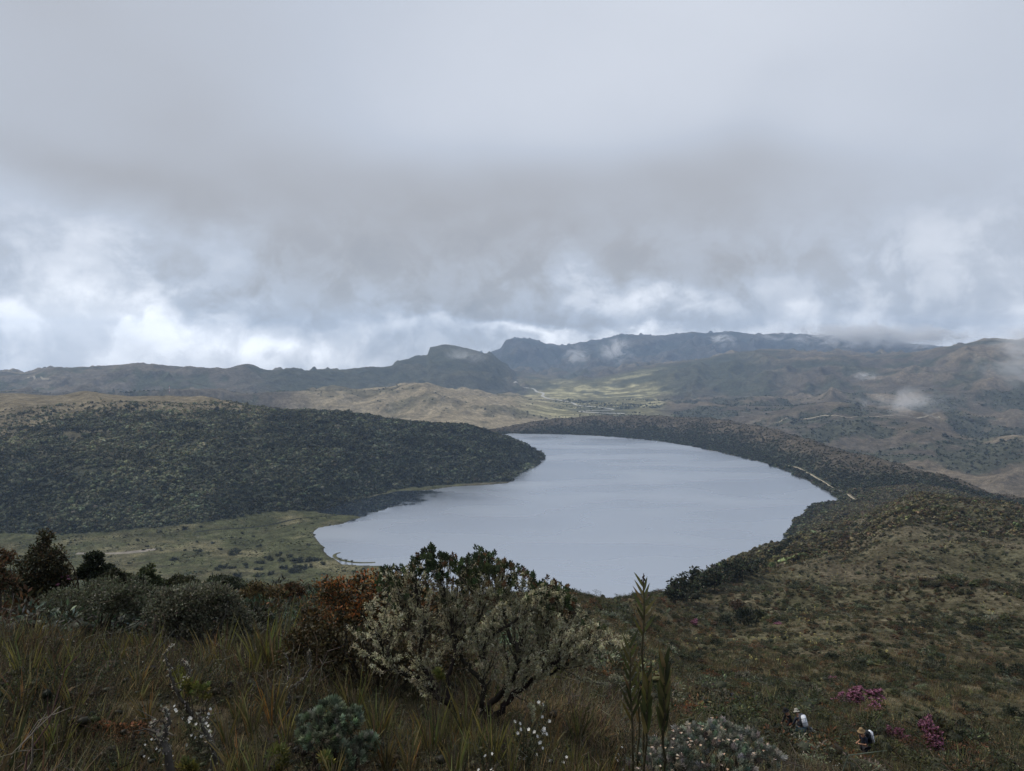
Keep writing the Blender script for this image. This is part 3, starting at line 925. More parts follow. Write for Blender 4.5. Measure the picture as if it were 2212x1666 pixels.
def build_woods():
    rng = np.random.default_rng(11)
    protos = [crown_proto(50 + i, PAL_WOOD, 60) for i in range(5)]
    P_, S_, T_ = [], [], []
    # wooded hill
    X, Yc = sector_points(rng, 70000, -60, 1190, 1150, 2350)
    z, q, xd, r, sd, fl, rg = land(X, Yc, True)
    big = fbm(X / 420, Yc / 420, 4, 101); sml = fbm(X / 90, Yc / 90, 3, 102)
    t = np.clip(q - 9, 0, 1)
    top = smooth(.60, .90, t + .16 * big + .12 * sml) * smooth(900, 450, xd + 260 * (1 - t)) + smooth(.30, .75, t + .3 * big) * smooth(420, -60, xd) * .8
    glade = np.clip(smooth(.32, .46, fbm(X / 130, Yc / 60, 4, 140, .6)) * .9 * smooth(1000, 800, xd) + .35 * smooth(.1, .4, fbm(X / 35, Yc / 35, 2, 141)), 0, 1)
    keep = (q > 9.02) & (q < 10.25) & (sd > 1.5) & (rng.random(len(X)) < np.clip(1.02 - top * .80, .18, 1)) & (rng.random(len(X)) > glade)
    size = rng.lognormal(0, .48, len(X)) * 3.3 * (1 - .45 * np.clip(top, 0, 1)) * (1 + .35 * sml)
    P_.append(np.stack([X, Yc, z - size * .12], 1)[keep]); S_.append(np.clip(size, 1.0, 10)[keep])
    tt = tints(rng, len(X), 1.0, 1.5, .035); tt[:, :3] *= (1 + .9 * np.clip(sml, -.6, .8) + .6 * np.clip(big, -.6, .8))[:, None]
    lf = smooth(1000, 200, xd) * smooth(-.2, .7, t + .3 * big)
    tt[:, :3] = tt[:, :3] * (1 + np.clip(top + .8 * lf, 0, 1.4)[:, None] * np.array([.85, .72, .58]))
    T_.append(tt[keep])
    # rim of the far shore
    X, Yc = sector_points(rng, 130000, 1010, 2330, 1250, 3000)
    z, q, xd, r, sd, fl, rg = land(X, Yc, True)
    sml = fbm(X / 90, Yc / 90, 3, 102)
    tr = np.clip(q - 11, 0, 1)
    dens = np.clip(1.0 - smooth(.2, .75, tr + .25 * sml) * .8, 0, 1)
    keep = (q > 10.9) & (q < 12.6) & (sd > .3) & (rng.random(len(X)) < dens * .8) & ~near_path(X, Yc, PATH_PTS, 5.5)
    size = rng.lognormal(0, .25, len(X)) * 3.4 * (1 - .5 * tr)
    P_.append(np.stack([X, Yc, z - size * .12], 1)[keep]); S_.append(np.clip(size, 1, 6)[keep])
    tt = tints(rng, len(X), .55, 1.35); tt[:, 0] *= 1 + .15 * tr; T_.append(tt[keep])
    # slope down to the near shore, right of the lake
    X, Yc = sector_points(rng, 110000, 1380, 2330, 400, 2000)
    z, q, xd, r, sd, fl, rg = land(X, Yc, True)
    shore = np.clip(1 - sd / 75, 0, 1)
    sml = fbm(X / 55, Yc / 55, 3, 202); big = fbm(X / 240, Yc / 240, 3, 204)
    dens = np.clip(.45 + 1.3 * shore + .9 * smooth(.05, .4, sml) * .5 + .5 * smooth(.1, .4, big), 0, 1)
    keep = (q > 6.5) & (q < 10.9) & (sd > 1.5) & (rng.random(len(X)) < dens) & (xd > 1385) & ~near_path(X, Yc, PATH_PTS, 6.5)
    size = rng.lognormal(0, .3, len(X)) * (1.5 + 2.2 * np.clip(shore * 1.4, 0, 1) + 1.0 * smooth(.1, .4, sml))
    P_.append(np.stack([X, Yc, z - size * .12], 1)[keep]); S_.append(np.clip(size, .8, 6)[keep])
    tt = tints(rng, len(X), .65, 1.8); tt[:, :3] *= (1 + np.array([.75, .45, .25]) * (1 - shore)[:, None]); T_.append(tt[keep])
    # sedge and rush clumps of the meadow
    X, Yc = sector_points(rng, 16000, -60, 800, 900, 1420)
    z, q, xd, r, sd, fl, rg = land(X, Yc, True)
    cl = fbm(X / 45, Yc / 45, 3, 505)
    keep = (q > 7.5) & (q < 9.0) & (sd > 1) & (rng.random(len(X)) < np.clip(.05 + 1.2 * cl, 0, .8))
    size = rng.lognormal(0, .4, len(X)) * 1.1
    P_.append(np.stack([X, Yc, z - size * .35], 1)[keep]); S_.append(np.clip(size, .5, 3)[keep])
    tt = tints(rng, len(X), .8, 1.8); tt[:, :3] *= np.array([1.1, 1.05, .8]); T_.append(tt[keep])
    # valley and far slopes: scattered copses
    X, Yc = sector_points(rng, 52000, -60, 2300, 1900, 5600)
    z, q, xd, r, sd, fl, rg = land(X, Yc, True)
    big = fbm(X / 420, Yc / 420, 4, 101); sml = fbm(X / 90, Yc / 90, 3, 102)
    wood = smooth(-.05, .28, .9 * big + .55 * sml - .275 * rg)
    keep = (q > 12.5) & (rng.random(len(X)) < 1.0 * wood ** 2 * (1 - .9 * smooth(620, 700, xd) * (1 - smooth(1180, 1250, xd))))
    size = rng.lognormal(0, .3, len(X)) * 4.2
    P_.append(np.stack([X, Yc, z - size * .15], 1)[keep]); S_.append(size[keep])
    T_.append(tints(rng, len(X), .8, 1.5)[keep])
    P_, S_, T_ = np.concatenate(P_), np.concatenate(S_), np.concatenate(T_)
    n = len(P_)
    rot = np.stack([rng.normal(0, .12, n), rng.normal(0, .12, n), rng.uniform(0, 6.28, n)], 1)
    scl = S_[:, None] * np.stack([rng.uniform(.85, 1.2, n), rng.uniform(.85, 1.2, n), rng.uniform(.75, 1.15, n)], 1)
    scatter('forest', protos, P_, rot, scl, rng.integers(0, len(protos), n), T_, 'dense low cloud forest covering the hills round the lake')
    print('forest', n)


build_woods()


# ------------------------------------------------------------------ grass and low scrub of the near hillside
PAL_GRASS = [((.084, .077, .036), 5), ((.128, .116, .046), 2.0), ((.19, .155, .080), 2.6), ((.14, .085, .036), 1.0), ((.055, .052, .029), 2.5)]
PAL_STRAW = [((.19, .148, .078), 4), ((.10, .090, .042), 3), ((.25, .205, .118), 1.5), ((.12, .078, .044), 2)]


def tuft_proto(seed, pal, n, h, spread, wd, lean=.25, droop=(.05, .35), segs=3):
    rng = np.random.default_rng(seed); g = Geo()
    a = rng.uniform(0, 6.28, n); rad = np.sqrt(rng.uniform(0, 1, n)) * spread
    p = np.stack([np.cos(a) * rad, np.sin(a) * rad, np.full(n, -.04)], 1)
    d = np.stack([np.cos(a) * lean * rad / spread, np.sin(a) * lean * rad / spread, np.ones(n)], 1) + rng.normal(0, lean * .45, (n, 3)) * [1, 1, .2]
    g.blades(p, d, rng.uniform(.45, 1.0, n) * h, rng.uniform(.7, 1.3, n) * wd, rng.uniform(droop[0], droop[1], n) * rng.choice([1, 1, 2.2], n), pick(rng, pal, n, .3), segs)
    return g.build('tuft', M_GRASS, link=False)


PAL_DARK = [((.030, .040, .022), 4), ((.05, .06, .03), 2), ((.022, .028, .018), 3)]
def scrub_proto(seed, pal, n=150, leaf=.10, flat=.75, core=.55):
    rng = np.random.default_rng(seed); g = Geo()
    for i in range(3):
        c = rng.normal(0, .22, 3) * [1, 1, .4] + [0, 0, .26]
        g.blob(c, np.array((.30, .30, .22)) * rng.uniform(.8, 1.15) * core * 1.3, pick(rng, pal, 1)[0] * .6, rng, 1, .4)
    cen = rng.normal(0, .26, (6, 3)) * [1, 1, .35] + [0, 0, .32]; k = rng.integers(0, 6, n)
    d = unit(rng.normal(0, 1, (n, 3)) + [0, 0, .5])
    p = cen[k] + d * rng.uniform(.12, .38, (n, 1)) * [1, 1, flat]
    g.leaves(p, unit(d + rng.normal(0, .6, (n, 3)) + [0, 0, .3]), rng.normal(0, 1, (n, 3)), rng.uniform(.7, 1.5, n) * leaf, rng.uniform(.6, 1.1, n) * leaf * .5, pick(rng, pal, n, .35))
    m = 26
    d = unit(rng.normal(0, .6, (m, 3)) + [0, 0, 1]); g.blades(np.zeros((m, 3)) + [0, 0, -.05], d, rng.uniform(.5, .95, m), .018, .05, (.06, .05, .04), 2)
    return g.build('scrub', M_LEAF, link=False)


PAL_SILVER = [((.13, .145, .105), 4), ((.20, .21, .165), 2), ((.075, .09, .06), 3)]
PAL_OLIVE = [((.055, .062, .030), 4), ((.09, .09, .04), 2), ((.035, .042, .024), 3)]
PAL_RUST = [((.10, .058, .030), 4), ((.06, .05, .028), 3), ((.15, .075, .035), 1.5), ((.05, .055, .028), 2)]


def twig_proto(seed):
    """bare dead twigs"""
    rng = np.random.default_rng(seed); g = Geo()
    for j in range(7):
        d = unit(rng.normal(0, .45, 3) + [0, 0, 1]); L = rng.uniform(.25, .6)
        q = d * L * np.linspace(0, 1, 5)[:, None] + rng.normal(0, .02, (5, 3)); q[0] = (0, 0, -.04)
        col = pick(rng, [((.13, .11, .09), 2), ((.20, .18, .15), 1), ((.07, .055, .04), 2)], 1)[0]
        g.tube(q, np.linspace(.006, .002, 5), col, 3, False)
        for e in range(4):
            k = rng.integers(1, 5); d2 = unit(d + rng.normal(0, .7, 3)); q2 = q[k] + d2 * rng.uniform(.06, .2) * np.linspace(0, 1, 3)[:, None]
            g.tube(q2, [.003, .002, .001], col, 3, False)
    return g.build('twigs', M_BARK, link=False)


PAL_BROWNISH = [((.070, .055, .034), 3), ((.05, .05, .028), 3), ((.10, .07, .04), 1)]
# shrubs that stand clear of the grass: (bearing as picture x, distance, radius, grass height left)
CLEARINGS = [(720, 4.3, .75, .30), (735, 3.7, .6, .2), (1530, 5.2, 1.0, .30), (1450, 4.8, .8, .3), (1620, 5.0, .8, .3), (1040, 6.6, 1.3, .5), (1150, 6.4, 1.2, .5), (900, 6.8, 1.3, .5), (1010, 5.4, .9, .6),
             (250, 4.4, .8, .5), (430, 5.4, .7, .35), (385, 6.4, .8, .4), (600, 4.0, .5, .3), (630, 6.0, .9, .35), (400, 4.0, .7, .3), (430, 12, 2.2, .5), (250, 15, 2.5, .5), (1135, 4.4, .6, .45), (425, 4.6, .6, .45), (400, 5.4, .7, .45), (600, 6.0, .8, .5), (620, 5.2, .6, .5), (360, 3.8, .5, .4), (450, 4.0, .5, .4),
             (1390, 4.6, .6, .5)]


def near_shrub(X, Yc):
    k = np.ones(X.shape)
    for (x, D, rad, left) in CLEARINGS:
        d = np.hypot(X - (x - 1106) / FPX * D, Yc - D)
        k = np.minimum(k, left + (1 - left) * smooth(rad * .6, rad * 1.25, d))
    return k


def build_grass():
    rng = np.random.default_rng(21)
    protos = [tuft_proto(1, PAL_GRASS, 34, .42, .20, .012, .4), tuft_proto(2, PAL_GRASS, 22, .62, .13, .017, .35),
              tuft_proto(3, PAL_STRAW, 36, .40, .22, .008, .5), tuft_proto(4, PAL_GRASS, 44, .30, .24, .012, .7),
              tuft_proto(5, PAL_STRAW, 22, .62, .14, .006, .4, (.1, .6)), scrub_proto(91, PAL_BROWNISH, 260, .05, .8, .3), scrub_proto(92, PAL_DARK, 260, .045, .8, .3), scrub_proto(93, PAL_OLIVE, 240, .05, .9, .3), twig_proto(1), twig_proto(2)]
    P_, S_, T_, I_ = [], [], [], []
    for (n, x0, x1, r0, r1, pw, k0, k1) in ((34000, -150, 2360, 2.2, 16, .55, .62, 1.15), (15000, -150, 2360, 14, 55, .5, .9, 1.6),
                                            (70000, 950, 2300, 40, 700, .6, 1.3, 2.8)):
        X, Yc = sector_points(rng, n, x0, x1, r0, r1, pw)
        z, q, xd, r, sd, fl, rg = land(X, Yc, True)
        cl = fbm(X / 3.5 / (1 + r / 60), Yc / 3.5 / (1 + r / 60), 3, 301); dr = fbm(X / 14, Yc / 14, 3, 303)
        keep = (rng.random(n) < np.clip(.72 + .8 * cl, .12, 1)) & (r > 1.6)
        s = rng.uniform(k0, k1, n) * (1 + .5 * cl)
        s *= np.where((r < 4), .55, 1.0)
        straw = np.clip(.28 + .8 * dr + .25 * smooth(25, 80, r), .05, .9)
        ii = np.where(rng.random(n) < straw, np.where(rng.random(n) < .5, 2, 4), np.where(rng.random(n) < .3, 1, np.where(rng.random(n) < .5, 0, 3)))
        low = (rng.random(n) < np.clip(.13 - .5 * cl, .03, .4)) & (r < 60)
        ii = np.where(low, 5 + rng.integers(0, 3, n), ii); s = np.where(low, s * .50, s * 1.0)
        tw = (rng.random(n) < .07) & (r < 60); ii = np.where(tw, 8 + rng.integers(0, 2, n), ii)
        s = s * near_shrub(X, Yc)
        tt = tints(rng, n, .55, 1.2, .07); tt[:, :3] *= ((1 + .4 * dr) * (1 + .35 * smooth(20, 60, r)))[:, None]
        P_.append(np.stack([X, Yc, z], 1)[keep]); S_.append(s[keep]); T_.append(tt[keep]); I_.append(ii[keep])
    P_, S_, T_, I_ = map(np.concatenate, (P_, S_, T_, I_))
    n = len(P_)
    rot = np.stack([rng.normal(0, .14, n), rng.normal(0, .14, n), rng.uniform(0, 6.28, n)], 1)
    scl = S_[:, None] * np.stack([np.ones(n), np.ones(n), rng.uniform(.75, 1.2, n)], 1)
    scatter('grass', protos, P_, rot, scl, I_, T_, 'dense bamboo grass and straw covering the near slope')
    print('grass', n)


def build_scrub():
    rng = np.random.default_rng(31)
    soft = lambda pal: [(tuple(np.array(q) * .55 + np.array((.10, .085, .055)) * .55), w) for q, w in pal]
    protos = [scrub_proto(60 + i, soft(pal), 300, .12) for i, pal in enumerate((PAL_OLIVE, PAL_SILVER, PAL_RUST, PAL_DARK, PAL_OLIVE, PAL_DARK))]
    X, Yc = sector_points(rng, 52000, -60, 2300, 1900, 5600)
    z, q, xd, r, sd, fl, rg = land(X, Yc, True)
    big = fbm(X / 420, Yc / 420, 4, 101); sml = fbm(X / 90, Yc / 90, 3, 102)
    wood = smooth(-.05, .28, .9 * big + .55 * sml - .275 * rg)
    keep = (q > 12.5) & (rng.random(len(X)) < 1.0 * wood ** 2 * (1 - .9 * smooth(620, 700, xd) * (1 - smooth(1180, 1250, xd))))
    size = rng.lognormal(0, .3, len(X)) * 4.2
    P_.append(np.stack([X, Yc, z - size * .15], 1)[keep]); S_.append(size[keep])
    T_.append(tints(rng, len(X), .8, 1.5)[keep])
    P_, S_, T_ = np.concatenate(P_), np.concatenate(S_), np.concatenate(T_)
    n = len(P_)
    rot = np.stack([rng.normal(0, .12, n), rng.normal(0, .12, n), rng.uniform(0, 6.28, n)], 1)
    scl = S_[:, None] * np.stack([rng.uniform(.85, 1.2, n), rng.uniform(.85, 1.2, n), rng.uniform(.75, 1.15, n)], 1)
    scatter('forest', protos, P_, rot, scl, rng.integers(0, len(protos), n), T_, 'dense low cloud forest covering the hills round the lake')
    print('forest', n)


build_woods()


# ------------------------------------------------------------------ grass and low scrub of the near hillside
PAL_GRASS = [((.084, .077, .036), 5), ((.128, .116, .046), 2.0), ((.19, .155, .080), 2.6), ((.14, .085, .036), 1.0), ((.055, .052, .029), 2.5)]
PAL_STRAW = [((.19, .148, .078), 4), ((.10, .090, .042), 3), ((.25, .205, .118), 1.5), ((.12, .078, .044), 2)]


def tuft_proto(seed, pal, n, h, spread, wd, lean=.25, droop=(.05, .35), segs=3):
    rng = np.random.default_rng(seed); g = Geo()
    a = rng.uniform(0, 6.28, n); rad = np.sqrt(rng.uniform(0, 1, n)) * spread
    p = np.stack([np.cos(a) * rad, np.sin(a) * rad, np.full(n, -.04)], 1)
    d = np.stack([np.cos(a) * lean * rad / spread, np.sin(a) * lean * rad / spread, np.ones(n)], 1) + rng.normal(0, lean * .45, (n, 3)) * [1, 1, .2]
    g.blades(p, d, rng.uniform(.45, 1.0, n) * h, rng.uniform(.7, 1.3, n) * wd, rng.uniform(droop[0], droop[1], n) * rng.choice([1, 1, 2.2], n), pick(rng, pal, n, .3), segs)
    return g.build('tuft', M_GRASS, link=False)


PAL_DARK = [((.030, .040, .022), 4), ((.05, .06, .03), 2), ((.022, .028, .018), 3)]
def scrub_proto(seed, pal, n=150, leaf=.10, flat=.75, core=.55):
    rng = np.random.default_rng(seed); g = Geo()
    for i in range(3):
        c = rng.normal(0, .22, 3) * [1, 1, .4] + [0, 0, .26]
        g.blob(c, np.array((.30, .30, .22)) * rng.uniform(.8, 1.15) * core * 1.3, pick(rng, pal, 1)[0] * .6, rng, 1, .4)
    cen = rng.normal(0, .26, (6, 3)) * [1, 1, .35] + [0, 0, .32]; k = rng.integers(0, 6, n)
    d = unit(rng.normal(0, 1, (n, 3)) + [0, 0, .5])
    p = cen[k] + d * rng.uniform(.12, .38, (n, 1)) * [1, 1, flat]
    g.leaves(p, unit(d + rng.normal(0, .6, (n, 3)) + [0, 0, .3]), rng.normal(0, 1, (n, 3)), rng.uniform(.7, 1.5, n) * leaf, rng.uniform(.6, 1.1, n) * leaf * .5, pick(rng, pal, n, .35))
    m = 26
    d = unit(rng.normal(0, .6, (m, 3)) + [0, 0, 1]); g.blades(np.zeros((m, 3)) + [0, 0, -.05], d, rng.uniform(.5, .95, m), .018, .05, (.06, .05, .04), 2)
    return g.build('scrub', M_LEAF, link=False)


PAL_SILVER = [((.13, .145, .105), 4), ((.20, .21, .165), 2), ((.075, .09, .06), 3)]
PAL_OLIVE = [((.055, .062, .030), 4), ((.09, .09, .04), 2), ((.035, .042, .024), 3)]
PAL_RUST = [((.10, .058, .030), 4), ((.06, .05, .028), 3), ((.15, .075, .035), 1.5), ((.05, .055, .028), 2)]


def twig_proto(seed):
    """bare dead twigs"""
    rng = np.random.default_rng(seed); g = Geo()
    for j in range(7):
        d = unit(rng.normal(0, .45, 3) + [0, 0, 1]); L = rng.uniform(.25, .6)
        q = d * L * np.linspace(0, 1, 5)[:, None] + rng.normal(0, .02, (5, 3)); q[0] = (0, 0, -.04)
        col = pick(rng, [((.13, .11, .09), 2), ((.20, .18, .15), 1), ((.07, .055, .04), 2)], 1)[0]
        g.tube(q, np.linspace(.006, .002, 5), col, 3, False)
        for e in range(4):
            k = rng.integers(1, 5); d2 = unit(d + rng.normal(0, .7, 3)); q2 = q[k] + d2 * rng.uniform(.06, .2) * np.linspace(0, 1, 3)[:, None]
            g.tube(q2, [.003, .002, .001], col, 3, False)
    return g.build('twigs', M_BARK, link=False)


PAL_BROWNISH = [((.070, .055, .034), 3), ((.05, .05, .028), 3), ((.10, .07, .04), 1)]
# shrubs that stand clear of the grass: (bearing as picture x, distance, radius, grass height left)
CLEARINGS = [(720, 4.3, .75, .30), (735, 3.7, .6, .2), (1530, 5.2, 1.0, .30), (1450, 4.8, .8, .3), (1620, 5.0, .8, .3), (1040, 6.6, 1.3, .5), (1150, 6.4, 1.2, .5), (900, 6.8, 1.3, .5), (1010, 5.4, .9, .6),
             (250, 4.4, .8, .5), (430, 5.4, .7, .35), (385, 6.4, .8, .4), (600, 4.0, .5, .3), (630, 6.0, .9, .35), (400, 4.0, .7, .3), (430, 12, 2.2, .5), (250, 15, 2.5, .5), (1135, 4.4, .6, .45), (425, 4.6, .6, .45), (400, 5.4, .7, .45), (600, 6.0, .8, .5), (620, 5.2, .6, .5), (360, 3.8, .5, .4), (450, 4.0, .5, .4),
             (1390, 4.6, .6, .5)]


def near_shrub(X, Yc):
    k = np.ones(X.shape)
    for (x, D, rad, left) in CLEARINGS:
        d = np.hypot(X - (x - 1106) / FPX * D, Yc - D)
        k = np.minimum(k, left + (1 - left) * smooth(rad * .6, rad * 1.25, d))
    return k


def build_grass():
    rng = np.random.default_rng(21)
    protos = [tuft_proto(1, PAL_GRASS, 34, .42, .20, .012, .4), tuft_proto(2, PAL_GRASS, 22, .62, .13, .017, .35),
              tuft_proto(3, PAL_STRAW, 36, .40, .22, .008, .5), tuft_proto(4, PAL_GRASS, 44, .30, .24, .012, .7),
              tuft_proto(5, PAL_STRAW, 22, .62, .14, .006, .4, (.1, .6)), scrub_proto(91, PAL_BROWNISH, 260, .05, .8, .3), scrub_proto(92, PAL_DARK, 260, .045, .8, .3), scrub_proto(93, PAL_OLIVE, 240, .05, .9, .3), twig_proto(1), twig_proto(2)]
    P_, S_, T_, I_ = [], [], [], []
    for (n, x0, x1, r0, r1, pw, k0, k1) in ((34000, -150, 2360, 2.2, 16, .55, .62, 1.15), (15000, -150, 2360, 14, 55, .5, .9, 1.6),
                                            (70000, 950, 2300, 40, 700, .6, 1.3, 2.8)):
        X, Yc = sector_points(rng, n, x0, x1, r0, r1, pw)
        z, q, xd, r, sd, fl, rg = land(X, Yc, True)
        cl = fbm(X / 3.5 / (1 + r / 60), Yc / 3.5 / (1 + r / 60), 3, 301); dr = fbm(X / 14, Yc / 14, 3, 303)
        keep = (rng.random(n) < np.clip(.72 + .8 * cl, .12, 1)) & (r > 1.6)
        s = rng.uniform(k0, k1, n) * (1 + .5 * cl)
        s *= np.where((r < 4), .55, 1.0)
        straw = np.clip(.28 + .8 * dr + .25 * smooth(25, 80, r), .05, .9)
        ii = np.where(rng.random(n) < straw, np.where(rng.random(n) < .5, 2, 4), np.where(rng.random(n) < .3, 1, np.where(rng.random(n) < .5, 0, 3)))
        low = (rng.random(n) < np.clip(.13 - .5 * cl, .03, .4)) & (r < 60)
        ii = np.where(low, 5 + rng.integers(0, 3, n), ii); s = np.where(low, s * .50, s * 1.0)
        tw = (rng.random(n) < .07) & (r < 60); ii = np.where(tw, 8 + rng.integers(0, 2, n), ii)
        s = s * near_shrub(X, Yc)
        tt = tints(rng, n, .55, 1.2, .07); tt[:, :3] *= ((1 + .4 * dr) * (1 + .35 * smooth(20, 60, r)))[:, None]
        P_.append(np.stack([X, Yc, z], 1)[keep]); S_.append(s[keep]); T_.append(tt[keep]); I_.append(ii[keep])
    P_, S_, T_, I_ = map(np.concatenate, (P_, S_, T_, I_))
    n = len(P_)
    rot = np.stack([rng.normal(0, .14, n), rng.normal(0, .14, n), rng.uniform(0, 6.28, n)], 1)
    scl = S_[:, None] * np.stack([np.ones(n), np.ones(n), rng.uniform(.75, 1.2, n)], 1)
    scatter('grass', protos, P_, rot, scl, I_, T_, 'dense bamboo grass and straw covering the near slope')
    print('grass', n)


def build_scrub():
    rng = np.random.default_rng(31)
    protos = [scrub_proto(60 + i, pal, 300, .12) for i, pal in enumerate((PAL_OLIVE, PAL_SILVER, PAL_RUST, PAL_DARK, PAL_OLIVE, PAL_DARK))]
    X, Yc = sector_points(rng, 80000, 880, 2320, 26, 1000, .5)
    z, q, xd, r, sd, fl, rg = land(X, Yc, True)
    cl = fbm(X / 30, Yc / 30, 4, 401); big = fbm(X / 160, Yc / 160, 3, 404)
    keep = (sd > 3) & (q < 8.3) & (rng.random(len(X)) < np.clip(.42 + 1.0 * cl + .5 * big, .12, 1))
    s = rng.lognormal(0, .4, len(X)) * (.55 + .65 * smooth(40, 400, r)) * (1 + .6 * cl)
    ii = rng.choice(6, len(X), p=[.28, .08, .2, .16, .16, .12])
    tt = tints(rng, len(X), .75, 1.5, .05) * np.array([1.05, 1.0, .9, 1])
    X2, Y2 = sector_points(rng, 1500, -150, 1150, 16, 60, .6)
    z2 = land(X2, Y2)
    k2 = rng.random(1500) < np.clip(.35 + fbm(X2 / 8, Y2 / 8, 2, 77), 0, 1)
    P_ = np.concatenate([np.stack([X, Yc, z], 1)[keep], np.stack([X2, Y2, z2], 1)[k2]])
    S_ = np.concatenate([np.clip(s[keep], .3, 3.2), rng.uniform(.5, 1.3, k2.sum())])
    I_ = np.concatenate([ii[keep], rng.choice(6, k2.sum())]); T_ = np.concatenate([tt[keep], tints(rng, k2.sum(), .6, 1.1)])
    n = len(P_)
    rot = np.stack([rng.normal(0, .15, n), rng.normal(0, .15, n), rng.uniform(0, 6.28, n)], 1)
    scl = S_[:, None] * np.stack([rng.uniform(.85, 1.4, n), rng.uniform(.85, 1.4, n), rng.uniform(.6, 1.1, n)], 1)
    scatter('undergrowth', protos, P_, rot, scl, I_, T_, 'low mixed scrub dotted over the brown hillside')
    print('scrub', n)


build_grass()
build_scrub()
# ------------------------------------------------------------------ paths, river, stream, sandbar
def plain_mat(name, col, rough=.9, spec=.1, nscale=None, namp=.3, metallic=0.0):
    m, nt, b = new_mat(name)
    if nscale:
        n = nt.noise(nt.new('ShaderNodeNewGeometry').outputs['Position'], nscale, 4, .6)
        k = nt.maprange(n.outputs[0], .3, .7, 1 - namp, 1 + namp)
        g = nt.new('ShaderNodeCombineColor')
        for i in range(3):
            nt.l.new(k, g.inputs[i])
        nt.l.new(nt.mix(1.0, tuple(col), g.outputs[0], 'MULTIPLY'), b.inputs['Base Color'])
    else:
        b.inputs['Base Color'].default_value = (*col, 1)
    b.inputs['Roughness'].default_value = rough
    b.inputs['Specular IOR Level'].default_value = spec
    b.inputs['Metallic'].default_value = metallic
    return m


M_DIRT = plain_mat("pale_dirt", (.30, .265, .20), nscale=.12, namp=.45)
M_SAND = plain_mat("wet_sand", (.21, .19, .16), nscale=.1)
M_BANK = plain_mat("marsh_bank", (.075, .075, .035), nscale=.1)
M_DITCH = plain_mat("dark_ditch_water", (.02, .022, .016), .9, .05)
M_RIVER = plain_mat("river_gravel", (.42, .41, .37), .8, .1, nscale=.02, namp=.2)


def ribbon(name, px, width, mat, label, lift=.5, wvar=.25, kind='structure', step=14.0, seed=1, z=None):
    """a strip that follows the ground along the given sight lines"""
    rng = np.random.default_rng(seed)
    if z is None:
        w = np.array([ground_at(x, y)[:2] for x, y in px])
    else:
        w = np.array([G(x, y, z)[:2] for x, y in px])
    pts = []
    for a, b in zip(w[:-1], w[1:]):
        n = max(1, int(np.linalg.norm(b - a) / step))
        for j in range(n):
            pts.append(a + (b - a) * j / n)
    pts.append(w[-1]); pts = np.array(pts)
    if len(pts) > 6:
        for _ in range(3):
            pts[1:-1] = .25 * pts[:-2] + .5 * pts[1:-1] + .25 * pts[2:]
    t = unit(np.gradient(pts, axis=0)); s = np.stack([t[:, 1], -t[:, 0]], 1)
    hw = .5 * width * (1 + wvar * fbm(np.arange(len(pts)) * .31, np.zeros(len(pts)), 3, seed) * 2)[:, None]
    rows = [pts + s * hw * k for k in (-1, -.35, .35, 1)]
    V = []
    for k, rw in enumerate(rows):
        zz = land(rw[:, 0], rw[:, 1]) + lift * (1 if k in (1, 2) else .7)
        V.append(np.column_stack([rw, zz]))
    V = np.stack(V, 1).reshape(-1, 3)
    F = []
    for i in range(len(pts) - 1):
        for k in range(3):
            a = i * 4 + k
            F.append((a, a + 1, a + 5, a + 4))
    o = mesh_obj(name, V, np.array(F)[:, ::-1], [mat], smooth_=True)
    tag(o, label, kind=kind)
    return o


ribbon('path', PATH_PX, 3.6, M_DIRT, 'pale dirt track above the lake shore', .7)
ribbon('road', [(286, 849), (300, 845), (320, 843), (340, 840), (353, 838)], 12, M_DIRT, 'pale dirt road on the shoulder of the left hill', 3.0)
ribbon('road', [(60, 816), (75, 818), (95, 821), (108, 822)], 12, M_DIRT, 'short pale dirt road near the ridge top', 4.0)
ribbon('road', [(1672, 915), (1690, 910), (1712, 905), (1760, 903), (1830, 903), (1890, 901), (1960, 900), (2030, 902)], 8, M_DIRT, 'narrow pale road contouring the hills across the valley', 2.0)
ribbon('river', [(1110, 829), (1128, 834), (1160, 845), (1175, 851), (1170, 856), (1185, 862), (1215, 866), (1238, 871), (1245, 876), (1290, 880), (1335, 886), (1290, 888), (1240, 889), (1280, 893), (1350, 894)], 22, M_RIVER,
       'pale gravelly river winding along the valley floor', 2.5, .5, step=40, seed=4)
ribbon('stream', [(420, 1150), (470, 1142), (520, 1143), (560, 1139), (600, 1128), (640, 1121), (690, 1117), (728, 1114)], 5.5, M_DITCH, 'dark winding stream crossing the meadow', .18, .3, seed=6)
ribbon('stream_bed', [(165, 1196), (200, 1193), (240, 1199), (280, 1195), (310, 1190), (338, 1186)], 14, M_SAND, 'bare gravel stream bed in the meadow', .15, .6, seed=8)


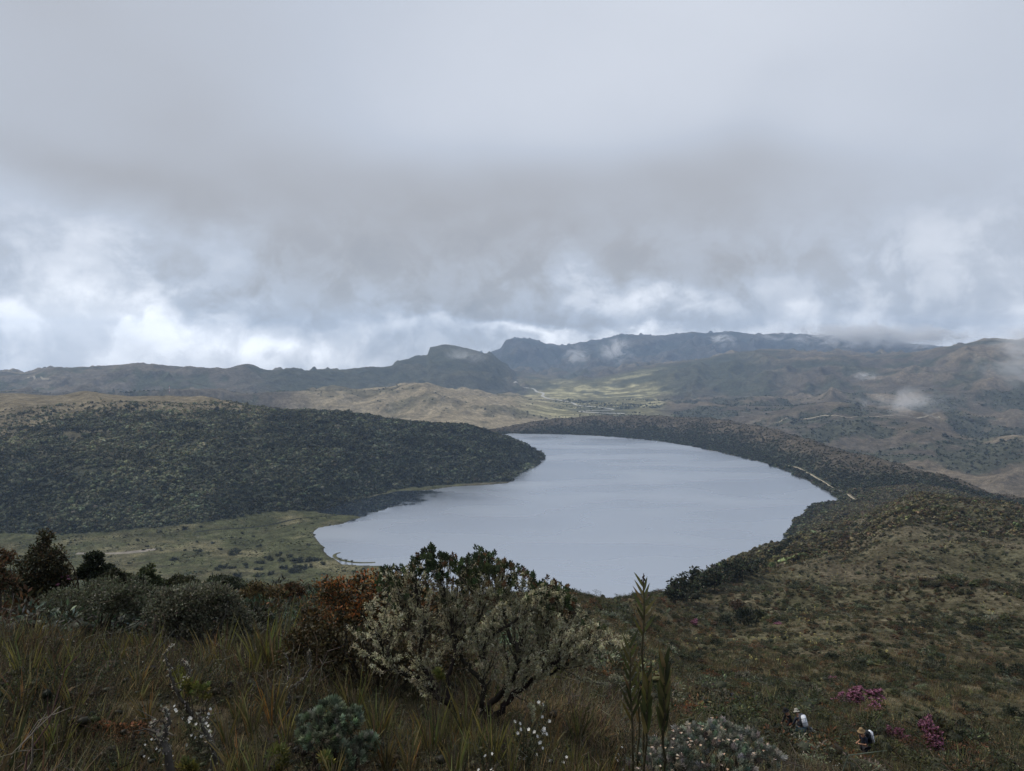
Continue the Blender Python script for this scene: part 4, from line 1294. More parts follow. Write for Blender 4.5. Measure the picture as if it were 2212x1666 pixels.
def build_sandbar():
    px = [(735, 1194), (724, 1197), (722, 1202), (728, 1207), (740, 1211), (766, 1215.5), (790, 1216), (815, 1215)]
    w = np.array([G(x, y, 0)[:2] for x, y in px])
    pts = []
    for a, b in zip(w[:-1], w[1:]):
        for j in range(6):
            pts.append(a + (b - a) * j / 6)
    pts = np.array(pts)
    for _ in range(4):
        pts[1:-1] = .25 * pts[:-2] + .5 * pts[1:-1] + .25 * pts[2:]
    t = unit(np.gradient(pts, axis=0)); s = np.stack([t[:, 1], -t[:, 0]], 1)
    n = len(pts); hw = (3.4 * np.sin(np.linspace(.25, 2.6, n)) + 1.0 + .6 * fbm(np.arange(n) * .4, np.zeros(n), 2, 3))[:, None]
    V = np.stack([np.column_stack([pts + s * hw * k, np.full(n, zz)]) for k, zz in ((-1, -.3), (-.5, .45), (.5, .45), (1, -.3))], 1).reshape(-1, 3)
    F = np.array([(i * 4 + k, i * 4 + k + 1, i * 4 + k + 5, i * 4 + k + 4) for i in range(n - 1) for k in range(3)])[:, ::-1]
    tag(mesh_obj('sandbar', V, F, [M_BANK], smooth_=True), 'thin curved spit of marsh grass in the lake corner', kind='structure')


build_sandbar()


# ------------------------------------------------------------------ single trees and bushes round the lake
def tree_parts(seed, pal, root, h=1.0):
    rng = np.random.default_rng(seed)
    g = Geo(); n = 420
    cen = np.array([rng.normal(0, .24, 3) * [1, 1, .75] + [0, 0, .60] for _ in range(9)]); rad = rng.uniform(.13, .25, 9)
    for q, r in zip(cen, rad):
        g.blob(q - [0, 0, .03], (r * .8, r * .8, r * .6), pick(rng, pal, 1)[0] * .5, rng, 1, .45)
    k = rng.integers(0, 9, n); d = unit(rng.normal(0, 1, (n, 3)) + [0, 0, .35])
    p = cen[k] + d * (rad[k] * rng.uniform(.65, 1.2, n))[:, None]
    g.leaves(p, unit(d + rng.normal(0, .8, (n, 3))), rng.normal(0, 1, (n, 3)), rng.uniform(.07, .14, n), rng.uniform(.05, .10, n), pick(rng, pal, n, .4) * (.7 + .5 * np.clip(d[:, 2:3], -.4, 1)) ** 0)
    g.build('crown', M_CROWN, root)
    k = Geo()
    k.tube([(0, 0, -.15), (.02, .01, .2), (.0, .03, .5)], [.045, .032, .02], (.05, .045, .035), 5)
    for i in range(4):
        a = i * 1.6 + seed
        k.tube([(.01, .01, .3 + .04 * i), (.12 * math.cos(a), .12 * math.sin(a), .5), (.22 * math.cos(a), .22 * math.sin(a), .66)], [.02, .014, .006], (.05, .045, .035), 4)
    k.build('trunk', M_BARK, root)


PAL_SHORE = [((.040, .046, .028), 4), ((.060, .064, .040), 2), ((.085, .085, .055), 1), ((.028, .032, .022), 3)]


def copy_tree(o, loc, rz, scl):
    c = o.copy(); COL.objects.link(c)
    c.location = loc; c.rotation_euler = (0, 0, rz); c.scale = scl
    for ch in [x for x in bpy.data.objects if x.parent == o] if o.name not in KIDS else KIDS[o.name]:
        k = ch.copy(); COL.objects.link(k); k.parent = c
    return c


KIDS = {}


def proto(name, fn, label, cat, group):
    o = empty(name, (0, 0, 0)); fn(o); tag(o, label, cat, group)
    KIDS[o.name] = [x for x in COL.objects if x.parent == o]
    return o


class Kind:
    """a kind of plant: the first use moves the original, later uses copy it with its parts"""
    def __init__(self, name, fn, label, cat, group):
        self.o = proto(name, fn, label, cat, group); self.used = False

    def put(self, loc, rz, scl, label=None, group=None):
        scl = (scl,) * 3 if np.isscalar(scl) else scl
        loc = tuple(float(q) for q in loc)
        if not self.used:
            self.used = True; c = self.o
            c.location = loc; c.rotation_euler = (0, 0, rz); c.scale = scl
        else:
            c = copy_tree(self.o, loc, rz, scl)
        if label: c['label'] = label
        if group: c['group'] = group
        return c


def build_lake_trees():
    rng = np.random.default_rng(41)
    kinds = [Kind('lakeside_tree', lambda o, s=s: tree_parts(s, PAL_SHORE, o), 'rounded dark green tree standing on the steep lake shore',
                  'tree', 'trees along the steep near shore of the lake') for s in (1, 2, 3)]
    px = []
    for i in range(46):                       # the fringe of trees that stands against the water
        t = (i + rng.uniform(-.3, .3)) / 45
        x = 1455 + t * 250
        y = np.interp(x, [1455, 1500, 1520, 1560, 1600, 1640, 1660, 1690, 1710], [1292, 1276, 1264, 1250, 1236, 1216, 1200, 1178, 1150])
        px.append((x, y + rng.uniform(0, 22)))
    for i, (x, y) in enumerate(px):
        p = ground_at(x, y)
        s = rng.uniform(6.0, 10.5) * (1.0 if x < 1650 else .8)
        kinds[i % 3].put(p - [0, 0, .3], rng.uniform(0, 6.28), (s, s, s * rng.uniform(.8, 1.05)))
    bk = [Kind('meadow_bush', lambda o, s=s: tree_parts(s, PAL_SHORE, o), 'dark round bush standing alone on the green meadow', 'bush', 'bushes dotted over the meadow') for s in (4, 5)]
    px = [(505, 1192, 1.3), (512, 1189, 1), (470, 1188, .6), (428, 1186, .6), (400, 1192, .6), (596, 1194, .8), (610, 1190, .8), (625, 1193, .9), (590, 1201, .8), (372, 1211, .8), (570, 1178, .7),
          (600, 1207, 1.0), (615, 1209, 1), (628, 1206, 1), (640, 1210, 1.1), (655, 1207, 1), (668, 1211, 1), (680, 1208, .9), (585, 1210, .9), (695, 1205, .7), (560, 1216, .9), (540, 1219, 1), (523, 1222, .9),
          (505, 1225, 1), (488, 1222, .9), (470, 1226, 1), (452, 1228, .9), (660, 1225, 1), (676, 1224, .9), (645, 1228, 1), (628, 1232, .9), (610, 1229, 1), (590, 1236, 1), (570, 1233, 1), (548, 1239, 1), (520, 1238, 1),
          (700, 1219, .7), (500, 1160, .5), (530, 1152, .5), (460, 1168, .5), (560, 1160, .4), (330, 1175, .5), (300, 1165, .5), (240, 1178, .5), (420, 1170, .6), (380, 1162, .5), (640, 1142, .4), (660, 1150, .4), (350, 1150, .9), (395, 1144, .9), (450, 1138, .8)]
    for i, (x, y, s) in enumerate(px):
        p = ground_at(x + rng.normal(0, 7), y + 3 + rng.normal(0, 3)); k = s * rng.uniform(6, 13.5)
        bk[i % 2].put(p - [0, 0, .22 * k], rng.uniform(0, 6.28), (k * 1.25, k * 1.1, k * rng.uniform(.6, .8)))
    wk = Kind('lone_tree', lambda o: tree_parts(9, PAL_WOOD[:4], o), 'small dark bush growing on the curved spit', 'bush', 'bushes on the spit')
    for x, y in ((734, 1208), (747, 1211), (760, 1213.5)):
        p = G(x, y + 2.5, .3); wk.put(p, x, 3.6)


build_lake_trees()


# ------------------------------------------------------------------ radio mast on the hill
def build_mast():
    p = ground_at(366, 848)
    t = empty('radio_mast', tuple(p))
    h = p[1] * 15.0 / FPX
    red = plain_mat("mast_red", (.45, .06, .04), .5); wht = plain_mat("mast_white", (.8, .8, .8), .5)
    nb = 5
    for i in range(nb):
        g = Geo(); z0, z1 = h * i / nb, h * (i + 1) / nb; w0, w1 = 1.6 - 1.1 * i / nb, 1.6 - 1.1 * (i + 1) / nb
        c = [(math.cos(a), math.sin(a)) for a in (0.5, 2.6, 4.7)]
        for (ca, sa) in c:
            g.tube([(ca * w0, sa * w0, z0), (ca * w1, sa * w1, z1)], .32, (1, 1, 1), 4)
        for j in range(3):
            (a0, b0), (a1, b1) = c[j], c[(j + 1) % 3]
            g.tube([(a0 * w0, b0 * w0, z0), (a1 * w1, b1 * w1, z1)], .2, (1, 1, 1), 4)
            g.tube([(a0 * w1, b0 * w1, z1), (a1 * w1, b1 * w1, z1)], .2, (1, 1, 1), 4)
        g.build('mast_section', red if i % 2 == 0 else wht, t)
    tag(t, 'red and white banded lattice radio mast on the hill shoulder', 'mast')


build_mast()


# ------------------------------------------------------------------ shrubs of the near slope
def lobe_points(rng, lobes, n, lo=.7, hi=1.02):
    vol = np.array([l[3] * l[4] + l[4] * l[5] + l[3] * l[5] for l in lobes]); k = rng.choice(len(lobes), n, p=vol / vol.sum())
    L = np.array(lobes)[k]
    d = unit(rng.normal(0, 1, (n, 3)))
    d[:, 2] = np.where(d[:, 2] < -.35, -d[:, 2] * .5, d[:, 2]); d = unit(d)
    p = L[:, :3] + d * L[:, 3:6] * rng.uniform(lo, hi, (n, 1))
    return p, d, k


def stems_to(g, rng, base, tips, r0, col, sides=5, bend=.12):
    for t in tips:
        b = np.asarray(base, float) + rng.normal(0, r0 * 2.5, 3) * [1, 1, 0]
        v = np.asarray(t) - b; L = np.linalg.norm(v)
        s = np.linspace(0, 1, 6)[:, None]
        w = rng.normal(0, bend * L, 3)
        pts = b + v * s + np.sin(s * math.pi) * w * [1, 1, .3] + rng.normal(0, .02 * L, (6, 3)) * np.sin(s * math.pi)
        g.tube(pts, np.linspace(r0, r0 * .3, 6), col, sides)


def shatter(rng, lobes, k=7, f=.42):
    """break each smooth lobe into smaller uneven ones"""
    out = []
    for l in lobes:
        out.append((l[0], l[1], l[2], l[3] * .72, l[4] * .72, l[5] * .72))
        for _ in range(k):
            d = unit(rng.normal(0, 1, 3) + [0, 0, .4]); s = f * rng.uniform(.6, 1.25)
            q = np.array(l[:3]) + d * np.array(l[3:6]) * rng.uniform(.55, .85)
            out.append((*q, l[3] * s, l[4] * s, l[5] * s))
    return out


def shrub_into(root, seed, lobes, pal, n, leaf, mode='scatter', per=14, stems=10, r0=.012, top=None, bark=(.05, .042, .034), flowers=None, inner=True):
    """fills root with stem, leaves and (optionally) blossom; all in root's own space, base at the origin"""
    rng = np.random.default_rng(seed)
    if mode == 'scatter':
        lobes = shatter(rng, lobes)
    g = Geo()
    tips, _, _ = lobe_points(rng, lobes, stems, .3, .9)
    stems_to(g, rng, (0, 0, -.15), tips, r0, bark)
    g.build('stem', M_BARK, root)
    g = Geo()
    p, d, k = lobe_points(rng, lobes, n)
    zt = max(l[2] + l[5] for l in lobes)
    if mode == 'scatter':
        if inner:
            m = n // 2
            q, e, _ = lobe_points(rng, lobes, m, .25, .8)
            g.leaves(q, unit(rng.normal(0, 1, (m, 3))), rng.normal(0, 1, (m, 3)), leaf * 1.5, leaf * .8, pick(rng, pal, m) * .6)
        c = pick(rng, pal, n, .28)
        if top is not None:
            f = np.clip(top[1](p, d, zt), 0, 1)[:, None] * (rng.random((n, 1)) < .8)
            c = c * (1 - f) + pick(rng, top[0], n, .25) * f
        g.leaves(p, unit(d * .8 + rng.normal(0, .6, (n, 3)) + [0, 0, .4]), rng.normal(0, 1, (n, 3)), rng.uniform(.7, 1.3, n) * leaf, rng.uniform(.35, .6, n) * leaf, c)
    else:
        ax = unit(d + [0, 0, .75] + rng.normal(0, .25, (n, 3)))
        cc = pick(rng, pal, n, .22)
        P_, D_, C_, U_ = [], [], [], []
        for j in range(per):
            a = j * 2.399; open_ = .25 + 1.0 * (j / per)
            s1 = unit(np.cross(ax, [.3, .2, .9] + rng.normal(0, .01, 3))); s2 = np.cross(ax, s1)
            dd = unit(ax * (1.15 - open_ * .6) + (s1 * math.cos(a) + s2 * math.sin(a)) * open_)
            P_.append(p - ax * leaf * .9 * (j / per)); D_.append(dd); U_.append(ax)
            C_.append(cc * (1.15 - .5 * j / per))
        P_, D_, C_, U_ = map(np.concatenate, (P_, D_, C_, U_))
        m = len(P_)
        g.leaves(P_, D_, unit(np.cross(D_, U_) + rng.normal(0, .05, (m, 3))), rng.uniform(.8, 1.2, m) * leaf, rng.uniform(.28, .42, m) * leaf, C_)
    g.build('leaves', M_LEAF, root)
    if flowers:
        fp, fn, fs, fsel = flowers
        q, e, _ = lobe_points(rng, lobes, fn * 4, .92, 1.06)
        q = q[fsel(q, e, zt, rng)][:fn]; m = len(q)
        f = Geo()
        for j in range(5):
            a = j * 1.2566
            dd = np.array((math.cos(a), math.sin(a), .5)) + rng.normal(0, .25, (m, 3))
            f.leaves(q, dd, (0, 0, 1), fs, fs * .75, pick(rng, fp, m, .2))
        f.build('blossom', M_LEAF, root)


def shrub(name, label, cat, loc, seed, lobes, pal, n, leaf, group=None, **kw):
    o = empty(name, tuple(float(q) for q in loc))
    shrub_into(o, seed, lobes, pal, n, leaf, **kw)
    return tag(o, label, cat, group)


def wpx(x, D):
    return D / FPX * x


PAL_ORANGE = [((.36, .135, .038), 4), ((.44, .14, .045), 2), ((.30, .17, .055), 3)]
PAL_PINK = [((.30, .115, .20), 3), ((.40, .19, .29), 2), ((.19, .075, .11), 3)]
PAL_GREYG = [((.120, .122, .080), 4), ((.18, .178, .125), 2), ((.065, .068, .042), 3)]
PAL_BROWNG = [((.095, .078, .034), 4), ((.13, .085, .036), 3), ((.06, .054, .028), 3)]
PAL_SAGE = [((.125, .150, .100), 4), ((.19, .215, .15), 2), ((.07, .09, .055), 2)]
PAL_YELLOW = [((.15, .15, .035), 3), ((.10, .115, .035), 3), ((.20, .17, .045), 1)]


def build_foreground_shrubs():
    rng = np.random.default_rng(51)
    # orange topped shrub behind the lichen bush
    D = 8.6; b = on_ground(810, D); u = D / FPX
    def L(x, y, rx, rz, dy=0, ry=None): # lobe from picture units
        q = P(x, y, D + dy); return (q[0] - b[0], q[1] - b[1], q[2] - b[2], rx * u, (ry or rx) * u, rz * u)
    top = (PAL_ORANGE, lambda p, d, zt: smooth(-.3, .6, d[:, 2]) * smooth(zt - .75, zt - .25, p[:, 2]) * (.6 + .4 * (p[:, 0] < .2)))
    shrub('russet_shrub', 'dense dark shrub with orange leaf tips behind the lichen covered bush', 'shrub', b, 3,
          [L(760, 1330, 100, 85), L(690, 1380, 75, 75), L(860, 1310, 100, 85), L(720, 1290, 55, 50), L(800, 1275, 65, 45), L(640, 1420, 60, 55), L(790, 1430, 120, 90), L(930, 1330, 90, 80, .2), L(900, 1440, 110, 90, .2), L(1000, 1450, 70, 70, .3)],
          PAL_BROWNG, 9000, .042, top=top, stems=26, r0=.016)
    # grey green dome
    D = 13.5; b = on_ground(430, D); u = D / FPX
    shrub('grey_dome_shrub', 'broad domed shrub with grey green leaves and twisted stems', 'shrub', b, 4,
          [L(400, 1335, 75, 70), L(470, 1340, 75, 75), L(430, 1300, 80, 48), L(350, 1330, 60, 55), L(515, 1365, 40, 50), L(380, 1290, 50, 32)],
          PAL_GREYG, 8000, .055, stems=30, r0=.028, bark=(.07, .065, .055),
          top=([((.16, .165, .12), 3), ((.10, .11, .07), 2)], lambda p, d, zt: smooth(.1, .8, d[:, 2]) * .5))
    D = 16; b = on_ground(200, D); u = D / FPX
    shrub('low_green_shrub', 'low spreading dull green shrub beside the grey dome shrub', 'shrub', b, 5,
          [L(150, 1300, 70, 40), L(230, 1290, 75, 38), L(300, 1290, 60, 40), L(270, 1320, 60, 40)], PAL_GREYG, 4200, .06, stems=14, r0=.02,
          top=([((.075, .09, .05), 1)], lambda p, d, zt: np.full(len(p), .7)))
    # tall dark conifer-like shrub at the edge
    D = 19; b = on_ground(85, D); u = D / FPX
    shrub('tall_dark_shrub', 'tall dark bushy tree with pointed top and a pink blossom spray', 'tree', b, 6,
          [L(92, 1185, 22, 40), L(88, 1225, 45, 45), L(130, 1215, 28, 40), L(60, 1245, 45, 40), L(110, 1265, 55, 45), L(45, 1280, 45, 35), L(140, 1260, 30, 40), L(90, 1300, 60, 30)],
          [((.040, .046, .022), 4), ((.065, .052, .026), 3), ((.03, .034, .018), 3)], 5200, .075, stems=18, r0=.035,
          top=([((.13, .085, .045), 1)], lambda p, d, zt: smooth(.3, .9, d[:, 0] + .5 * d[:, 2]) * .6),
          flowers=(PAL_PINK, 26, .06, lambda q, e, zt, r: (q[:, 0] > .42) & (q[:, 2] < zt * .55) & (e[:, 1] < 0)))
    D = 17; b = on_ground(10, D); u = D / FPX
    shrub('reddish_shrub', 'dark reddish brown shrub beside the tall dark tree', 'shrub', b, 7,
          [L(5, 1215, 30, 30), L(-20, 1245, 40, 40), L(15, 1262, 35, 35)], PAL_RUST, 2200, .07, stems=10, r0=.025)
    D = 26; b = on_ground(205, D); u = D / FPX
    shrub('round_dark_shrub', 'round dark green shrub outlined against the meadow', 'shrub', b, 8,
          [L(203, 1222, 28, 28), L(190, 1240, 26, 24), L(215, 1245, 28, 25)], PAL_DARK, 2600, .10, stems=10, r0=.04)
    D = 24; b = on_ground(250, D); u = D / FPX
    shrub('spreading_dark_shrub', 'spreading dark shrub next to the round one above the meadow', 'shrub', b, 9,
          [L(250, 1250, 30, 22), L(270, 1258, 28, 20), L(235, 1262, 28, 20)], PAL_OLIVE, 2000, .09, stems=10, r0=.03)
    D = 22; b = on_ground(320, D); u = D / FPX
    shrub('small_green_shrub', 'small green shrub between the dark shrub and the grey dome', 'shrub', b, 10,
          [L(322, 1240, 18, 18), L(310, 1255, 20, 18), L(335, 1258, 20, 16)], [((.05, .065, .03), 3), ((.075, .09, .04), 2)], 1200, .08, stems=8, r0=.02)
    for i, (x, y, D, w, h, pal, lab) in enumerate((
            (560, 1290, 24, 60, 30, PAL_BROWNG, 'brownish shrub between the grey dome and the orange tipped shrub'),
            (620, 1285, 26, 50, 26, PAL_RUST, 'rusty shrub on the slope edge before the meadow'),
            (470, 1265, 30, 60, 24, PAL_DARK, 'dark shrub behind the grey dome on the slope edge'),
            (395, 1258, 32, 45, 18, PAL_OLIVE, 'olive shrub on the slope edge beneath the meadow'))):
        b = on_ground(x, D); u = D / FPX
        shrub('edge_shrub', lab, 'shrub', b, 20 + i, [L(x, y, w * .6, h), L(x - w * .5, y + 8, w * .5, h * .8), L(x + w * .5, y + 6, w * .5, h * .8)], pal, 1600, .09, stems=8, r0=.025)
    # sage shrub and pale grey shrub at the foot of the picture
    D = 4.6; b = on_ground(730, D); u = D / FPX
    shrub('sage_shrub', 'compact sage green shrub of woolly leaf rosettes among the grass', 'shrub', b, 30,
          [L(715, 1535, 32, 24), L(670, 1562, 34, 24), L(745, 1562, 44, 34), L(700, 1592, 50, 28, -.1), L(790, 1612, 32, 26), L(740, 1640, 48, 34, -.15), L(660, 1590, 24, 18)],
          PAL_SAGE, 330, .032, mode='rosette', per=18, stems=34, r0=.009)
    D = 5.6; b = on_ground(1530, D); u = D / FPX
    shrub('silver_shrub', 'wide silvery grey shrub with pale rosettes below the bamboo stems', 'shrub', b, 31,
          [L(1420, 1630, 48, 34), L(1490, 1600, 50, 32), L(1550, 1590, 55, 30), L(1610, 1612, 50, 32), L(1660, 1645, 42, 30), L(1540, 1640, 90, 40, -.2), L(1450, 1665, 80, 36, -.2), L(1380, 1655, 28, 26)],
          [((.20, .205, .17), 3), ((.29, .27, .23), 2), ((.12, .145, .11), 4)], 620, .034, mode='rosette', per=16, stems=44, r0=.009,
          flowers=([((.40, .28, .20), 2), ((.45, .40, .34), 2)], 90, .016, lambda q, e, zt, r: (e[:, 2] > .25)))
    D = 5.2; b = on_ground(240, D); u = D / FPX
    shrub('heath_shrub', 'low heath shrub with rusty orange shoots in the grass', 'shrub', b, 32,
          [L(225, 1592, 44, 24), L(285, 1594, 42, 24), L(255, 1622, 70, 30), L(190, 1612, 34, 22)], PAL_RUST, 2600, .03, stems=14, r0=.006,
          top=([((.32, .145, .075), 1), ((.25, .13, .06), 1)], lambda p, d, zt: smooth(-.1, .6, d[:, 2])))
    for i, (x, y, D, s) in enumerate(((385, 1455, 7, 16), (432, 1488, 6, 20), (405, 1478, 6.2, 12), (600, 1632, 4.4, 24), (700, 1640, 4.2, 12), (6, 1440, 8, 16), (945, 1455, 6.4, 10), (1210, 1450, 9, 12), (405, 1655, 3.9, 14))):
        b = on_ground(x, D); u = D / FPX; lx = L(x, y, s, s * .9)
        shrub('yellow_green_shrub', 'small upright shrub with yellow green young leaves among the grass', 'shrub', b, 40 + i,
              [lx, (lx[0] + .03, lx[1], lx[2] - s * u * 1.2, lx[3] * .8, lx[4] * .8, lx[5])], PAL_YELLOW, 24, .036, mode='rosette', per=9, stems=6, r0=.006, group='yellow green shrubs in the grass')
    for i, (x, y, D, s, lab) in enumerate(((195, 1470, 7.5, 18, 'small grey woolly cushion plant standing in the grass'), (940, 1440, 6.8, 18, None))):
        if lab:
            b = on_ground(x, D); u = D / FPX
            shrub('cushion_plant', lab, 'plant', b, 60 + i, [L(x, y, s, s * .5)], [((.22, .23, .19), 1), ((.14, .16, .12), 1)], 40, .03, mode='rosette', per=12, stems=10, r0=.006)


build_foreground_shrubs()


def proj(p):
    v = np.asarray(p) - np.array((0, 0, CAM_Z))
    f = v[1] * CP - v[2] * SP; u = v[1] * SP + v[2] * CP
    return 1106 + FPX * v[0] / f, 833 - FPX * u / f


def build_lichen_bush():
    """the many stemmed bush hung with pale lichen"""
    rng = np.random.default_rng(61)
    D0 = 7.2
    b = on_ground(1040, D0)
    root = empty('lichen_bush', tuple(b))
    tag(root, 'gnarled many stemmed bush hung with pale lichen and dark leaf tufts', 'bush')
    stems = [
        ([(1038, 1590), (1042, 1570), (1075, 1543), (1102, 1510), (1142, 1476), (1183, 1442), (1226, 1415), (1277, 1385), (1315, 1362)], -.25, .040),
        ([(1040, 1592), (1042, 1557), (1055, 1526), (1092, 1489), (1109, 1442), (1119, 1409), (1129, 1365), (1142, 1325), (1129, 1284)], .1, .042),
        ([(1092, 1489), (1120, 1450), (1160, 1419), (1196, 1392), (1240, 1358), (1270, 1325)], .1, .024),
        ([(1038, 1590), (1042, 1526), (1045, 1476), (1042, 1426), (1060, 1378), (1109, 1345), (1150, 1310)], -.15, .034),
        ([(1030, 1590), (995, 1557), (974, 1526), (934, 1486), (924, 1459), (907, 1409), (920, 1358), (907, 1311), (897, 1258)], -.1, .036),
        ([(940, 1490), (900, 1465), (860, 1452), (833, 1419), (820, 1378), (793, 1345), (780, 1321)], -.35, .024),
        ([(1042, 1426), (1025, 1365), (1038, 1311), (1018, 1257), (1008, 1207)], .25, .022),
        ([(1119, 1409), (1090, 1345), (1078, 1290), (1072, 1225)], .4, .022),
        ([(1142, 1325), (1160, 1300), (1180, 1275), (1200, 1252)], .2, .016),
        ([(974, 1526), (965, 1470), (985, 1410), (975, 1350), (960, 1290), (950, 1240)], .3, .026),
        ([(1045, 1476), (1015, 1440), (990, 1400), (985, 1340), (1000, 1280), (985, 1230)], .5, .024),
        ([(1109, 1442), (1150, 1400), (1180, 1350), (1205, 1310), (1240, 1285)], .35, .02),
        ([(1142, 1476), (1190, 1455), (1235, 1432), (1270, 1405), (1300, 1380)], -.45, .016),
        ([(907, 1409), (880, 1370), (870, 1320), (860, 1280), (845, 1240)], .3, .02),
    ]
    paths = []
    gs = []
    for px, dd, r0 in stems:
        n = len(px)
        pts = np.array([P(x, y, D0 + dd * (i / (n - 1))) for i, (x, y) in enumerate(px)]) - b
        # smooth resample with a little crookedness
        t = np.linspace(0, n - 1, n * 4)
        m = pchip_slopes(np.arange(n, dtype=float)[None], pts.T[:, :].reshape(3, n))
        i0 = np.minimum(t.astype(int), n - 2); f = t - i0
        q = np.stack([hermite(f, 1.0, pts[i0, a], pts[i0 + 1, a], m[a][i0], m[a][i0 + 1]) for a in range(3)], 1)
        q += rng.normal(0, .012, q.shape)
        paths.append((q, np.linspace(r0, r0 * .28, len(q))))
        g = Geo(); g.tube(q, np.linspace(r0, r0 * .28, len(q)), pick(rng, [((.035, .030, .024), 1)], 1)[0], 6)
        g.build('stem', M_BARK, root)
    # branches and twigs
    twig = Geo(); tips = []; hang = []
    cx = [770, 800, 820, 860, 900, 930, 1000, 1035, 1090, 1140, 1170, 1210, 1250, 1300, 1330]
    cy = [1320, 1235, 1205, 1215, 1192, 1176, 1190, 1180, 1194, 1218, 1243, 1252, 1287, 1335, 1350]

    def below(p, m):
        x, y = proj(p + b)
        return y > np.interp(x, cx, cy) + m
    for q, rr in paths:
        n = len(q)
        for j in range(30):
            i = int(rng.uniform(.30, 1.0) * (n - 1)); p = q[i]
            tg = unit(q[min(i + 1, n - 1)] - q[max(i - 1, 0)])
            d = unit(tg * .9 + rng.normal(0, .55, 3) + [0, 0, .55])
            L_ = rng.uniform(.18, .46)
            s = np.linspace(0, 1, 6)[:, None]
            br = p + d * L_ * s + np.array((0, 0, 1)) * .10 * L_ * s * s + rng.normal(0, .012, (6, 3)) * s
            if not below(br[-1], 14): continue
            twig.tube(br, np.linspace(min(rr[i] * .6, .010), .0028, 6), (.06, .052, .042), 4, False)
            hang.append(br)
            for e in range(3):
                k = rng.integers(2, 6); d2 = unit(d + rng.normal(0, .6, 3) + [0, 0, .4]); l2 = rng.uniform(.07, .20)
                tw = br[k] + d2 * l2 * np.linspace(0, 1, 4)[:, None] + rng.normal(0, .006, (4, 3))
                if not below(tw[-1], 8): continue
                twig.tube(tw, np.linspace(.0035, .002, 4), (.07, .06, .05), 3, False)
                hang.append(tw); tips.append((tw[-1], d2))
            tips.append((br[-1], d))
    twig.build('twig', M_BARK, root)
    # lichen: small tattered tufts clinging to and hanging from the branches
    li = Geo()
    pal = [((.60, .57, .38), 4), ((.50, .47, .30), 3), ((.70, .68, .52), 2), ((.32, .30, .19), 1)]
    pp, dd = [], []
    for h in hang:
        zmean = h[:, 2].mean()
        dens = (30 if zmean < 1.35 else 8) * (1.0 if h[:, 0].mean() > -.15 else .55)
        if rng.random() < .45: dens = 2
        dens = int(dens)
        for _ in range(dens):
            t = rng.uniform(0, len(h) - 1); i = int(t); f = t - i
            pp.append(h[i] * (1 - f) + h[min(i + 1, len(h) - 1)] * f)
    for q, rr in paths:
        for _ in range(46):
            i = int(rng.uniform(.15, 1) * (len(q) - 1)); pp.append(q[i] + rng.normal(0, rr[i] * .7, 3))
    pp = np.array(pp); n = len(pp)
    clump = pick(rng, pal, n, .15)
    for j in range(7):
        d = rng.normal(0, .8, (n, 3)) + [0, 0, -.35]
        li.leaves(pp + rng.normal(0, .006, (n, 3)), d, rng.normal(0, 1, (n, 3)), rng.uniform(.012, .034, n), rng.uniform(.005, .011, n), clump * rng.uniform(.75, 1.15, (n, 1)))
    tag(li.build('lichen', M_LICHEN, root), kind='stuff')
    # leaf tufts at the ends of the upper branches
    lf = Geo(); T = [t for t in tips if (t[0][2] > 1.25 + .15 * rng.normal() and rng.random() < .6) or rng.random() < .04]
    T = [t for t in T if t[0][0] < 1.05 or t[0][2] > .85]
    pal = [((.030, .046, .020), 4), ((.055, .075, .030), 2), ((.085, .050, .028), 1.6), ((.022, .03, .016), 2)]
    # a few tufts that stand proud of the outline
    ends = np.array([h[-1] for h in hang])
    for e in range(150):
        x = rng.uniform(815, 1250) if e > 40 else rng.choice([822, 850, 905, 932, 1010, 1035, 1060, 1195, 1210])
        y = np.interp(x, cx, cy) + abs(rng.normal(0, 30)) + (4 if e < 40 else 14)
        if x < 890 and rng.random() < .6: continue
        q = P(x + rng.normal(0, 4), y, D0 + rng.uniform(-.1, .7)) - b
        for _ in range(3):
            T.append((q + rng.normal(0, .035, 3) * [1, 1, .6], unit(np.array((rng.normal(0, .4), rng.normal(0, .4), 1)))))
        k = ends[np.argmin(np.linalg.norm(ends - (q - [0, 0, .16]), axis=1))]
        lf.tube(np.array([k, (k + q) / 2 + rng.normal(0, .015, 3), q]), [.0045, .0035, .003], (.06, .05, .04), 3, False)
    for p, d in T:
        c0 = pick(rng, pal, 1, .2)[0]
        m = 15; a = np.arange(m) * 2.399; op = .35 + np.arange(m) / m * 1.0
        ax = unit(np.array(d) + [0, 0, .5]); s1 = unit(np.cross(ax, [.2, .9, .1])); s2 = np.cross(ax, s1)
        D_ = ax * (1.1 - .45 * op)[:, None] + (s1 * np.cos(a)[:, None] + s2 * np.sin(a)[:, None]) * op[:, None]
        lf.leaves(p - ax * (np.arange(m) / m)[:, None] * .04, D_, np.cross(D_, ax), rng.uniform(.030, .046, m), rng.uniform(.012, .018, m), c0 * rng.uniform(.7, 1.3, (m, 1)))
    lf.build('leaves', M_LEAF, root)


build_lichen_bush()


